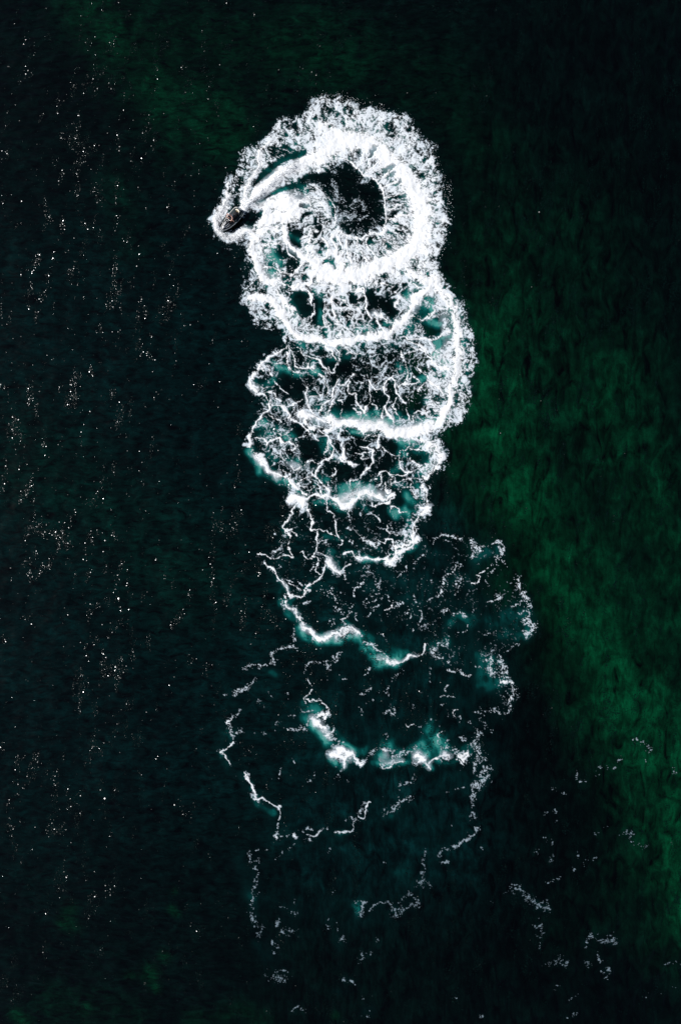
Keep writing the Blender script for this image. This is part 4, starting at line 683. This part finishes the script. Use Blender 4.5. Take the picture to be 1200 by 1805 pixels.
wpx = stretch(-40, 1240, 3.2, 60000); wpy = stretch(-40, 1845, 3.2, 60000)
PX, PY = np.meshgrid(wpx.astype(np.float32), wpy.astype(np.float32))
WX = (PX-600)*S_; WY = (902.5-PY)*S_
Zw = swell(WX, WY)
bub = teal_field(wpx, wpy)
_i = np.clip(np.round((wpy-gy[0])/step).astype(int), 0, len(gy)-1); _j = np.clip(np.round((wpx-gx[0])/step).astype(int), 0, len(gx)-1)
mk = milk[np.ix_(_i, _j)]*((wpy[:, None] > gy[0]) & (wpy[:, None] < gy[-1]) & (wpx[None] > gx[0]) & (wpx[None] < gx[-1]))
mk = mk*(.30+1.2*ss(.3, .7, fbm(PX/9, PY/9, 3, 3)))
bub = np.clip(1-(1-bub)*(1-np.clip(mk*.80*(1+.8*ss(950, 1100, PY)), 0, .74)), 0, 1)
GREEN = [  # cloudy green water: path, half width, strength
 ([(820,640),(880,800),(960,960),(1040,1110),(1120,1260),(1180,1400),(1230,1600)], 85, .85),
 ([(900,840),(1000,1040),(1080,1180)], 65, .45),
 ([(1060,700),(1160,900),(1230,1100)], 85, .42), ([(1190,1280),(1200,1480)], 48, .55),
 ([(860,460),(900,580),(860,680)], 95, .24), ([(1000,400),(1080,620)], 110, .12),
 ([(170,20),(250,110),(330,220),(400,250)], 62, .34), ([(330,60),(560,110)], 70, .20), ([(520,90),(760,140),(860,260)], 70, .13),
 ([(380,160),(420,240)], 32, .22), ([(60,820),(200,900),(330,1020)], 100, .10), ([(210,330),(230,430)], 36, .10),
 ([(115,1625),(125,1600)], 12, .40), ([(130,1630)], 14, .30), ([(265,1715)], 15, .55), ([(228,1718)], 9, .40), ([(292,1685)], 10, .38), ([(275,1742)], 8, .40),
 ([(308,1570)], 6, .35), ([(303,1602),(310,1608)], 7, .40), ([(30,1790),(40,1800)], 14, .50), ([(150,1780)], 14, .30), ([(100,1770),(220,1790)], 40, .12), ([(340,1800),(440,1790),(470,1800)], 20, .20), ([(590,1790)], 7, .3),
 ([(1000,1650),(1080,1560)], 60, .06),
]
g_ = np.zeros_like(PX)
gw = 40*(fbm(PX/70, PY/90, 2, 4)-.5), 40*(fbm(PX/70+9, PY/90+5, 7, 4)-.5)
for p_, w_d, d_ in GREEN:
    v_ = d_*np.exp(-(pdist(np.array(p_, np.float32), PX+gw[0]*min(1, w_d/40), PY+gw[1]*min(1, w_d/40))/w_d)**2); g_ = 1-(1-g_)*(1-v_)
# a dark belt hugs the east side of the loops and the south-east
dk = np.zeros_like(PX)
for p_, w_d, d_ in [([(810,800),(840,880),(900,960),(960,1060),(960,1160),(940,1300)], 38, .75), ([(1010,1480),(930,1700),(1100,1760)], 120, .6), ([(420,60),(60,160),(80,300)], 70, .4), ([(1100,100),(1180,300)], 120, .45), ([(880,1250),(960,1400)], 60, .5)]:
    v_ = d_*np.exp(-(pdist(np.array(p_, np.float32), PX+gw[0], PY+gw[1])/w_d)**2); dk = 1-(1-dk)*(1-v_)
mot = fbm(PX/38, PY/46, 4, 5, .6); mot2 = fbm(PX/14, PY/14, 8, 4, .6)
base = np.array([.0002, .0018, .0014]); teal_w = np.array([.0002, .0042, .0043]); green = np.array([.0002, .020, .0070])
midw = np.exp(-(np.maximum(0, np.abs(PX-230)-200)/120)**2)*np.exp(-(np.maximum(0, np.abs(PY-950)-350)/250)**2)*.8
mid2 = np.exp(-((PX-660)/230)**4)*np.exp(-(np.maximum(0, np.abs(PY-1230)-230)/150)**2)*1.0
tw = np.clip(np.maximum(midw, mid2), 0, 1)[..., None]
gg = g_*(.78+.44*ss(.3, .7, mot))
body = base*(1-tw)+teal_w*tw*(1+1.3*mid2[..., None]*ss(.35, .7, fbm(PX/34, PY/24, 9, 4))[..., None])
body = body*(1-gg[..., None])+green*gg[..., None]
body = body*(1-.62*dk)[..., None]*(.7+.6*ss(.28, .72, mot2))[..., None]*(.8+.4*ss(.3, .7, mot))[..., None]
east_ = ss(520, 800, PX+.25*(PY-900))
me = grid_mesh('sea_water', WX[0], WY[:, 0], Zw, None, {'bubbles': bub, 'east': east_}, {'body': body})
water = tag(link('water', me, water_material()), 'dark green sea water with turquoise bubble clouds under the foam', kind='structure')

# ------------------------------------------------------------------ foam
def foam_material():
    m, n, l, p, o = new_mat('sea_foam')
    c = n.new('ShaderNodeAttribute'); c.attribute_name = 'cover'
    f = n.new('ShaderNodeAttribute'); f.attribute_name = 'fresh'
    g = n.new('ShaderNodeNewGeometry')
    t = n.new('ShaderNodeTexNoise'); t.inputs['Scale'].default_value = 7; t.inputs['Detail'].default_value = 5; t.inputs['Roughness'].default_value = .7
    l.new(g.outputs['Position'], t.inputs[0])
    cr = n.new('ShaderNodeMix'); cr.data_type = 'RGBA'; cr.inputs[6].default_value = (.34, .46, .55, 1); cr.inputs[7].default_value = (.86, .865, .87, 1)
    l.new(f.outputs['Fac'], cr.inputs[0]); l.new(cr.outputs[2], p.inputs['Base Color'])
    p.inputs['Roughness'].default_value = .75; p.inputs['Specular IOR Level'].default_value = .2
    b = n.new('ShaderNodeBump'); b.inputs['Distance'].default_value = .02; b.inputs['Strength'].default_value = .5
    l.new(t.outputs[0], b.inputs['Height']); l.new(b.outputs[0], p.inputs['Normal'])
    tr = n.new('ShaderNodeBsdfTransparent'); ms = n.new('ShaderNodeMixShader')
    l.new(c.outputs['Fac'], ms.inputs[0]); l.new(tr.outputs[0], ms.inputs[1]); l.new(p.outputs[0], ms.inputs[2]); l.new(ms.outputs[0], o.inputs[0])
    return m

late = ss(1380, 1560, GY+.25*(GX-700))
cov = cov*(1-.42*late); fresh = fresh*(1-.75*late)
cell = np.maximum.reduce([cov[:-1, :-1], cov[1:, :-1], cov[1:, 1:], cov[:-1, 1:]]) > .09
cx_ = GX[:-1, :-1]; cy_ = GY[:-1, :-1]
wob = 14*(fbm(cx_/20, cy_/20, 3, 2)-.5)
ring_z = (cy_+wob < 606) & ~((cx_ > 735) & (cy_ > 505))
far_z = (cx_ > 880+wob) & (cy_ > 1290)
loop_z = ~ring_z & ~far_z & (cy_+wob < 1005) & ~((cx_ > 741) & (cy_ > 930))
old_z = ~ring_z & ~far_z & ~loop_z
foam_m = foam_material()
for sel, lab in ((ring_z, 'thick white foam ring churned up behind the jet ski round a dark pool'),
                 (loop_z, 'lacy white foam loops with turquoise edges below the thick ring'),
                 (old_z, 'thin broken foam lines left on the dark water at the end of the trail'),
                 (far_z, 'pale scattered foam flecks drifting apart near the lower right corner')):
    me = grid_mesh('sea_foam', (gx-600)*S_, (902.5-gy)*S_, Zf, cell & sel, {'cover': cov, 'fresh': fresh})
    tag(link('sea_foam', me, foam_m), lab, 'foam', 'foam trail of the jet ski', 'stuff')
print('foam cells', int(cell.sum()))

# ------------------------------------------------------------------ sun glints: small tilted facets added above the swell to catch the sun
def ripples():
    rs = np.random.RandomState(5); n = 900000
    px = rs.uniform(-20, 1220, n); py = rs.uniform(-20, 1825, n)
    # they come in short north-south rows: keep by a drawn-out noise
    c = fbm(px/13+.4*py/40, py/34, 2, 3, .6); c2 = fbm(px/90, py/120, 7, 3)
    keep = (c+.35*(c2-.5)+.04*rs.randn(n)) > .70
    lone = rs.rand(n) < .012
    k = keep | lone; px, py = px[k], py[k]; n = len(px)
    x = (px-600)*S_; y = (902.5-py)*S_
    z = swell(x.astype(np.float32), y.astype(np.float32))+.03
    # facet slopes, leaned west towards the sun on average so that more glint
    sx = -.20+rs.randn(n)*.13; sy = rs.randn(n)*.19-.05
    r = (.014+.045*rs.rand(n)**2)*(1+.6*(rs.rand(n) < .03))
    an = rs.rand(n)*6.28; el = rs.uniform(.6, 1, n)
    V = np.zeros((n, 7, 3)); V[:, 0] = np.stack([x, y, z+.003], -1)
    for i in range(6):
        a = an+i*math.pi/3; dx = r*np.cos(a); dy = r*el*np.sin(a)
        V[:, i+1] = np.stack([x+dx, y+dy, z-(dx*sx+dy*sy)*1.0-.0004], -1)
    V[:, 0, 2] = V[:, 1:, 2].mean(1)+.0006
    F = np.array([(0, 1+i, 1+(i+1) % 6) for i in range(6)])
    me = bpy.data.meshes.new('glint_facets')
    me.vertices.add(n*7); me.vertices.foreach_set('co', V.reshape(-1).astype(np.float32))
    idx = (F[None]+7*np.arange(n)[:, None, None]).reshape(-1).astype(np.int32)
    me.loops.add(len(idx)); me.loops.foreach_set('vertex_index', idx)
    me.polygons.add(len(idx)//3); me.polygons.foreach_set('loop_start', np.arange(0, len(idx), 3, dtype=np.int32))
    me.update(calc_edges=True); me.polygons.foreach_set('use_smooth', np.ones(len(idx)//3, bool))
    m, nn, l, p, o = new_mat('glint_water'); p.inputs['Base Color'].default_value = (.0005, .006, .005, 1); p.inputs['Roughness'].default_value = .15; p.inputs['IOR'].default_value = 1.33
    t = nn.new('ShaderNodeTexNoise'); t.inputs['Scale'].default_value = 9; g = nn.new('ShaderNodeNewGeometry'); l.new(g.outputs['Position'], t.inputs[0])
    q = nn.new('ShaderNodeMapRange'); q.inputs[3].default_value = .15; q.inputs[4].default_value = .27; l.new(t.outputs[0], q.inputs[0]); l.new(q.outputs[0], p.inputs['Roughness'])
    tag(link('ripples', me, m), 'tiny steep ripples scattered over the dark water, tilted to glint in the sun', 'ripples', kind='stuff')
    print('ripples', n)
ripples()

# ------------------------------------------------------------------ jet ski (x forward, y to port, z up; metres)
def mesh_obj(name, bm, mat, parent, smooth=True, bevel=0):
    me = bpy.data.meshes.new(name); bmesh.ops.recalc_face_normals(bm, faces=bm.faces[:])
    for f in bm.faces: f.smooth = smooth
    bm.to_mesh(me); bm.free(); me.materials.append(mat)
    o = bpy.data.objects.new(name, me); C.objects.link(o); o.parent = parent
    if bevel:
        b = o.modifiers.new('bevel', 'BEVEL'); b.width = bevel; b.segments = 2; b.limit_method = 'ANGLE'
    return o

def loft(secs, close=True, caps=True):
    bm = bmesh.new(); rings = [[bm.verts.new(p) for p in s] for s in secs]
    n = len(secs[0])
    for a, b in zip(rings, rings[1:]):
        for i in range(n if close else n-1):
            j = (i+1) % n; bm.faces.new((a[i], a[j], b[j], b[i]))
    if caps: bm.faces.new(rings[0][::-1]); bm.faces.new(rings[-1])
    return bm

def tube(pts, r, seg=8, bm=None):
    bm = bm or bmesh.new(); pts = [Vector(p) for p in pts]; rs = r if isinstance(r, (list, tuple)) else [r]*len(pts); prev = None
    for i, p in enumerate(pts):
        d = (pts[min(i+1, len(pts)-1)]-pts[max(i-1, 0)]).normalized()
        up = Vector((0, 0, 1)) if abs(d.z) < .9 else Vector((1, 0, 0))
        a = d.cross(up).normalized(); b = d.cross(a)
        ring = [bm.verts.new(p+rs[i]*(math.cos(t)*a+math.sin(t)*b)) for t in [k*2*math.pi/seg for k in range(seg)]]
        if prev:
            for k in range(seg): bm.faces.new((prev[k], prev[(k+1) % seg], ring[(k+1) % seg], ring[k]))
        else: bm.faces.new(ring[::-1])
        prev = ring
    bm.faces.new(prev); return bm

black = plain('gloss_black', (.012, .013, .015), .25, vary=.25, coat=.5)
dark = plain('hull_charcoal', (.025, .028, .032), .4)
mat_ = plain('deck_mat', (.018, .032, .036), .85, vary=.4, scale=60)
pale = plain('pale_trim', (.80, .78, .74), .4)
white = plain('white_gelcoat', (.78, .78, .78), .3, coat=.4)
grey = plain('grey_gelcoat', (.30, .33, .36), .35, coat=.3)
seatm = plain('seat_vinyl', (.015, .015, .017), .6, vary=.3)
cream = plain('cream_vinyl', (.72, .66, .55), .5)
tan = plain('olive_tan', (.30, .22, .10), .6)
steel = plain('steel', (.5, .5, .5), .3, 1)
skin = plain('skin', (.78, .44, .34), .55)
shirt = plain('pale_blue_vest', (.55, .66, .72), .7)
shorts = plain('dark_shorts', (.02, .025, .04), .8)
hair = plain('pale_cap', (.62, .70, .74), .7)

ski = bpy.data.objects.new('jet_ski', None); C.objects.link(ski)
tag(ski, 'black jet ski with pale edge trim and white striped bonnet heading the foam trail', 'jet ski')
# outline half widths along the boat: bow at +1.62, stern at -1.58
OUT = [(1.64, .02), (1.58, .14), (1.45, .25), (1.2, .38), (.85, .50), (.4, .60), (-.1, .66), (-.7, .69), (-1.2, .69), (-1.42, .64), (-1.54, .52), (-1.60, .36)]
def hw(x):
    xs_ = [a for a, b in OUT][::-1]; ws_ = [b for a, b in OUT][::-1]; return float(np.interp(x, xs_, ws_))
secs = []
for x, w in OUT:
    k = ss(.7, 1.64, x)
    secs.append([(x, -w, .34+.12*k), (x, -w*.97, .24+.1*k), (x, -w*.72, .0+.16*k), (x, -w*.2, -.12+.24*k), (x, w*.2, -.12+.24*k), (x, w*.72, .0+.16*k), (x, w*.97, .24+.1*k), (x, w, .34+.12*k)])
mesh_obj('hull', loft(secs), dark, ski, bevel=.01)
def rim(side):   # one side's bumper strip, round the stern corner
    pts = [(x, side*(w+.012), .37+.12*ss(.7, 1.64, x)) for x, w in OUT]
    return tube(pts, .044 if side < 0 else .03, 8)
o = mesh_obj('rubbing_strip', rim(-1), pale, ski); o['label'] = 'rubbing strip along the sunward side, coloured paler as its sunlit rim'  # sunlit rim put into the colour: paler strip on this side
mesh_obj('rubbing_strip', rim(1), grey, ski)  # same strip away from the sun, coloured greyer
mesh_obj('stern_strip', tube([(-1.615, y, .37) for y in np.linspace(-.35, .35, 7)], .034), grey, ski)
secs = []
for x, w in OUT[:9]:                         # deck rises to the bonnet, wells either side of the seat
    k = ss(-.1, .6, x)*(1-ss(1.25, 1.62, x)); k2 = .12*ss(.7, 1.64, x)
    a = .36+k2; h = a+.34*k+.04
    secs.append([(x, -w*.98, a), (x, -w*.72, a+.05+.10*k), (x, -w*.40, a+.02+.26*k), (x, -w*.15, h), (x, w*.15, h), (x, w*.40, a+.02+.26*k), (x, w*.72, a+.05+.10*k), (x, w*.98, a)])
mesh_obj('deck', loft(secs), black, ski)
bm = loft([[(x, -hw(x)*.93, .355), (x, -hw(x)*.93, .385), (x, hw(x)*.93, .385), (x, hw(x)*.93, .355)] for x in (-1.57, -1.5, -1.35, -1.15, -1.0)])
mesh_obj('swim_platform', bm, mat_, ski, False, .01)
for s in (-1, 1):
    bm = loft([[(x, s*hw(x)*.50, .40), (x, s*hw(x)*.50, .425), (x, s*hw(x)*.90, .425), (x, s*hw(x)*.90, .40)] for x in (-1.15, -.7, -.3, .05)])
    mesh_obj('footwell_mat', bm, mat_, ski, False, .008)
def strip(path, w0, w1, lift=.0):
    secs = []
    for i, (x, y) in enumerate(path):
        t = i/(len(path)-1); w = w0+(w1-w0)*t
        k = ss(-.1, .6, x)*(1-ss(1.25, 1.62, x)); a = .36+.12*ss(.7, 1.64, x)
        r = abs(y)/hw(x); z = float(np.interp(r, [0, .15, .40, .72, .98], [a+.34*k+.04, a+.34*k+.04, a+.02+.26*k, a+.05+.10*k, a]))+lift
        secs.append([(x, y-w/2, z-.02), (x, y-w/2, z+.025), (x, y+w/2, z+.025), (x, y+w/2, z-.02)])
    return loft(secs)
mesh_obj('bonnet_stripe', strip([(1.42, -.05), (1.15, -.16), (.9, -.22), (.62, -.27)], .10, .09), white, ski, bevel=.008)
mesh_obj('bonnet_stripe', strip([(1.40, .05), (1.15, .13), (.9, .18), (.60, .21)], .09, .06), grey, ski, bevel=.008)
mesh_obj('bonnet_stripe', strip([(1.30, .16), (1.05, .28), (.8, .33), (.62, .34)], .06, .04), white, ski, bevel=.008)
mesh_obj('bonnet_stripe', strip([(1.20, -.02), (.95, -.05), (.72, -.07)], .09, .05), pale, ski, bevel=.008)
mesh_obj('nose_patch', strip([(1.52, 0), (1.43, 0), (1.30, 0.03)], .10, .20, .004), white, ski, bevel=.008)
bm = loft([[(.62, -.2, .74), (.62, -.22, .82), (.62, .22, .82), (.62, .2, .74)], [(.50, -.2, .74), (.50, -.2, .92), (.50, .2, .92), (.50, .2, .74)], [(.44, -.16, .72), (.44, -.16, .90), (.44, .16, .90), (.44, .16, .72)]])
mesh_obj('dash', bm, black, ski, bevel=.02)
mesh_obj('handlebar', tube([(.26, -.40, .98), (.32, -.22, .98), (.38, -.08, .93), (.38, .08, .93), (.32, .22, .98), (.26, .40, .98)], .017), steel, ski)
for s in (-1, 1):
    mesh_obj('grip', tube([(.255, s*.42, .98), (.30, s*.28, .98)], .024), seatm, ski)
    mesh_obj('mirror', loft([[(.72, s*.36, .62), (.72, s*.36, .72), (.72, s*.50, .72), (.72, s*.50, .62)], [(.84, s*.38, .64), (.84, s*.38, .69), (.84, s*.46, .69), (.84, s*.46, .64)]]), black, ski, bevel=.01)
secs = []
for x, w, z in ((.35, .12, .78), (.2, .16, .80), (-.1, .19, .76), (-.45, .20, .74), (-.55, .20, .80), (-.85, .19, .80), (-1.0, .17, .76), (-1.06, .13, .66)):
    secs.append([(x, -w*1.25, .38), (x, -w, z-.05), (x, -w*.7, z), (x, w*.7, z), (x, w, z-.05), (x, w*1.25, .38)])
mesh_obj('seat', loft(secs), seatm, ski, bevel=.02)
arc = [(-1.12-.16*math.cos(t), .25*math.sin(t), .70) for t in np.linspace(-1.75, 1.75, 11)]
mesh_obj('rear_bolster', tube(arc, [.03, .055, .075, .09, .095, .095, .095, .09, .075, .055, .03], 10), cream, ski)
bm = loft([[(x, -w, .62), (x, -w, .68), (x, w, .68), (x, w, .62)] for x, w in ((-.96, .10), (-1.06, .14), (-1.16, .10))])
mesh_obj('rear_pad', bm, tan, ski, bevel=.015)
mesh_obj('jet_nozzle', tube([(-1.55, 0, .05), (-1.72, .02, .05)], [.11, .08], 12), steel, ski)
mesh_obj('tow_hook', tube([(-1.60, 0, .30), (-1.66, 0, .33), (-1.66, 0, .39), (-1.60, 0, .40)], .014), steel, ski)
SKI_Z = .10
ski.location = (bx, by, SKI_Z); ski.rotation_euler = (math.radians(7), math.radians(-3), HEAD)

# ------------------------------------------------------------------ rider
def skin_body(name, verts, edges, radii, mat, parent, sub=2, root=0):
    me = bpy.data.meshes.new(name); me.from_pydata(verts, edges, []); me.update()
    o = bpy.data.objects.new(name, me); C.objects.link(o); o.parent = parent
    sk = o.modifiers.new('skin', 'SKIN'); sk.use_smooth_shade = True
    lay = me.skin_vertices[0] if me.skin_vertices else None
    if lay is None:
        bpy.context.view_layer.objects.active = o; o.select_set(True)
        lay = me.skin_vertices[0] if len(me.skin_vertices) else None
    if lay:
        for i, r in enumerate(radii):
            lay.data[i].radius = r if isinstance(r, tuple) else (r, r); lay.data[i].use_root = (i == root)
    sb = o.modifiers.new('sub', 'SUBSURF'); sb.levels = sub; sb.render_levels = sub
    me.materials.append(mat); return o

rider = bpy.data.objects.new('person', None); C.objects.link(rider)
rider.location = ski.location; rider.rotation_euler = ski.rotation_euler
tag(rider, 'bare-armed rider in pale cap, pale vest and dark shorts astride the jet ski', 'person')
V, E, R_ = [], [], []
def jv(p, r, frm=None):
    V.append(p); R_.append(r)
    if frm is not None: E.append((frm, len(V)-1))
    return len(V)-1
pel = jv((-.28, 0, .90), (.15, .12)); wa = jv((-.22, 0, 1.08), (.12, .10), pel); ch = jv((-.13, 0, 1.28), (.16, .11), wa); nk0 = jv((-.07, 0, 1.42), (.09, .07), ch)
nk = jv((-.03, 0, 1.50), .052, nk0); hd0 = jv((.0, 0, 1.60), .085, nk); hd1 = jv((.02, 0, 1.70), .098, hd0); jv((.02, 0, 1.775), .07, hd1)
jv((.115, 0, 1.645), .012, hd0)                                   # nose
for s in (-1, 1):
    jv((.02, s*.092, 1.66), .014, hd1)                             # ear
    sh = jv((-.08, s*.20, 1.38), .066, nk0); el = jv((.02, s*.40, 1.20), .045, sh); wr = jv((.22, s*.37, 1.04), .032, el)
    pa = jv((.27, s*.35, 1.02), (.040, .022), wr)
    for k in range(4):                                             # fingers close over the grip
        yy = s*(.385-.026*k); a = jv((.315, yy, 1.018), .0095, pa); b = jv((.325, yy, .985), .009, a); jv((.295, yy, .958), .0075, b)
    a = jv((.262, s*.315, .995), .012, pa); jv((.285, s*.30, .965), .010, a)   # thumb
    hp = jv((-.26, s*.11, .87), .105, pel); kn = jv((.12, s*.30, .83), .070, hp); cf = jv((.02, s*.34, .62), .056, kn); an = jv((-.06, s*.36, .46), .038, cf)
    ft = jv((.05, s*.37, .44), .036, an); jv((.16, s*.38, .435), .028, ft)
body = skin_body('body', V, E, R_, skin, rider)
def shell(name, idx, grow, mat):
    m_ = {i: k for k, i in enumerate(idx)}
    e = [(m_[a], m_[b]) for a, b in E if a in m_ and b in m_]
    r = [tuple((q+grow) for q in (R_[i] if isinstance(R_[i], tuple) else (R_[i], R_[i]))) for i in idx]
    return skin_body(name, [V[i] for i in idx], e, r, mat, rider)
names = {}
shell('vest', [0, 1, 2, 3], .018, shirt)
legs = [i for i, p in enumerate(V) if p[2] < 1 and abs(R_[i][0] if isinstance(R_[i], tuple) else R_[i]) in (.105, .070)]
shell('shorts', [0]+legs, .014, shorts)
bm = bmesh.new(); bmesh.ops.create_uvsphere(bm, u_segments=16, v_segments=10, radius=.108)
for v in bm.verts: v.co = Vector((v.co.x*1.12-.005, v.co.y*.98, v.co.z*1.02+1.715)) + Vector((0, 0, 0))
bmesh.ops.delete(bm, geom=[v for v in bm.verts if v.co.z < 1.66 or (v.co.x > .07 and v.co.z < 1.73)], context='VERTS')
mesh_obj('cap', bm, hair, rider)
for s in (-1, 1):
    bm = bmesh.new(); bmesh.ops.create_uvsphere(bm, u_segments=8, v_segments=6, radius=.011); bmesh.ops.translate(bm, verts=bm.verts, vec=(.105, s*.034, 1.672)); mesh_obj('eye', bm, seatm, rider)
bm = tube([(.108, -.025, 1.600), (.116, 0, 1.602), (.108, .025, 1.600)], .006, 6); mesh_obj('mouth', bm, plain('lips', (.4, .12, .10), .5), rider)

# ------------------------------------------------------------------ spray thrown up by the bow and the jet
def spray():
    rs = np.random.RandomState(9); pts = []
    def burst(path, n, spread, h0, h1, size):
        p = smooth_path(path, 6); i = rs.randint(0, len(p)-1, n); t = rs.rand(n)[:, None]
        q = p[i]*(1-t)+p[i+1]*t+rs.randn(n, 2)*spread
        for (a, b), z, r in zip(q, rs.uniform(h0, h1, n)**1.5, rs.uniform(.4, 1, n)**2*size):
            d = W(a, b)-W(*BOAT); uu = d.x*math.cos(HEAD)+d.y*math.sin(HEAD); vv = -d.x*math.sin(HEAD)+d.y*math.cos(HEAD)
            if abs(uu) < 1.7 and abs(vv) < .8: continue
            pts.append((*W(a, b, z+.12), r))
    burst(fr('Z', [(381,394),(386,408),(396,420),(412,422),(430,414)]), 900, 3.2, .05, .6, .05)
    burst(fr('Z', [(379,392),(385,378),(396,362),(404,345)]), 700, 3.4, .05, .5, .05)
    burst(fr('A', [(280,1045),(420,920),(560,790),(700,700)]), 1100, 4.0, .1, .7, .05)
    burst(fr('A', [(275,1050),(330,870),(400,650)]), 500, 3.4, .05, .5, .045)
    burst(fr('Z', [(550,178),(600,176),(690,200),(740,250),(772,300),(790,370),(772,450)]), 700, 6, .02, .2, .045)
    oct_ = [(1,0,0),(-1,0,0),(0,1,0),(0,-1,0),(0,0,1),(0,0,-1)]; fc = [(0,2,4),(2,1,4),(1,3,4),(3,0,4),(2,0,5),(1,2,5),(3,1,5),(0,3,5)]
    P = np.array(pts); n = len(P); O = np.array(oct_, float)
    V_ = P[:, None, :3]+O[None]*P[:, None, 3:4]; F = np.array(fc)[None]+6*np.arange(n)[:, None, None]
    me = bpy.data.meshes.new('spray'); me.vertices.add(n*6); me.vertices.foreach_set('co', V_.reshape(-1).astype(np.float32))
    idx = F.reshape(-1).astype(np.int32); me.loops.add(len(idx)); me.loops.foreach_set('vertex_index', idx)
    me.polygons.add(len(idx)//3); me.polygons.foreach_set('loop_start', np.arange(0, len(idx), 3, dtype=np.int32)); me.update(calc_edges=True)
    tag(link('spray', me, plain('spray_white', (.82, .83, .84), .6, vary=.05)), 'white droplets of spray thrown up round the jet ski and its jet', 'spray', kind='stuff')
spray()
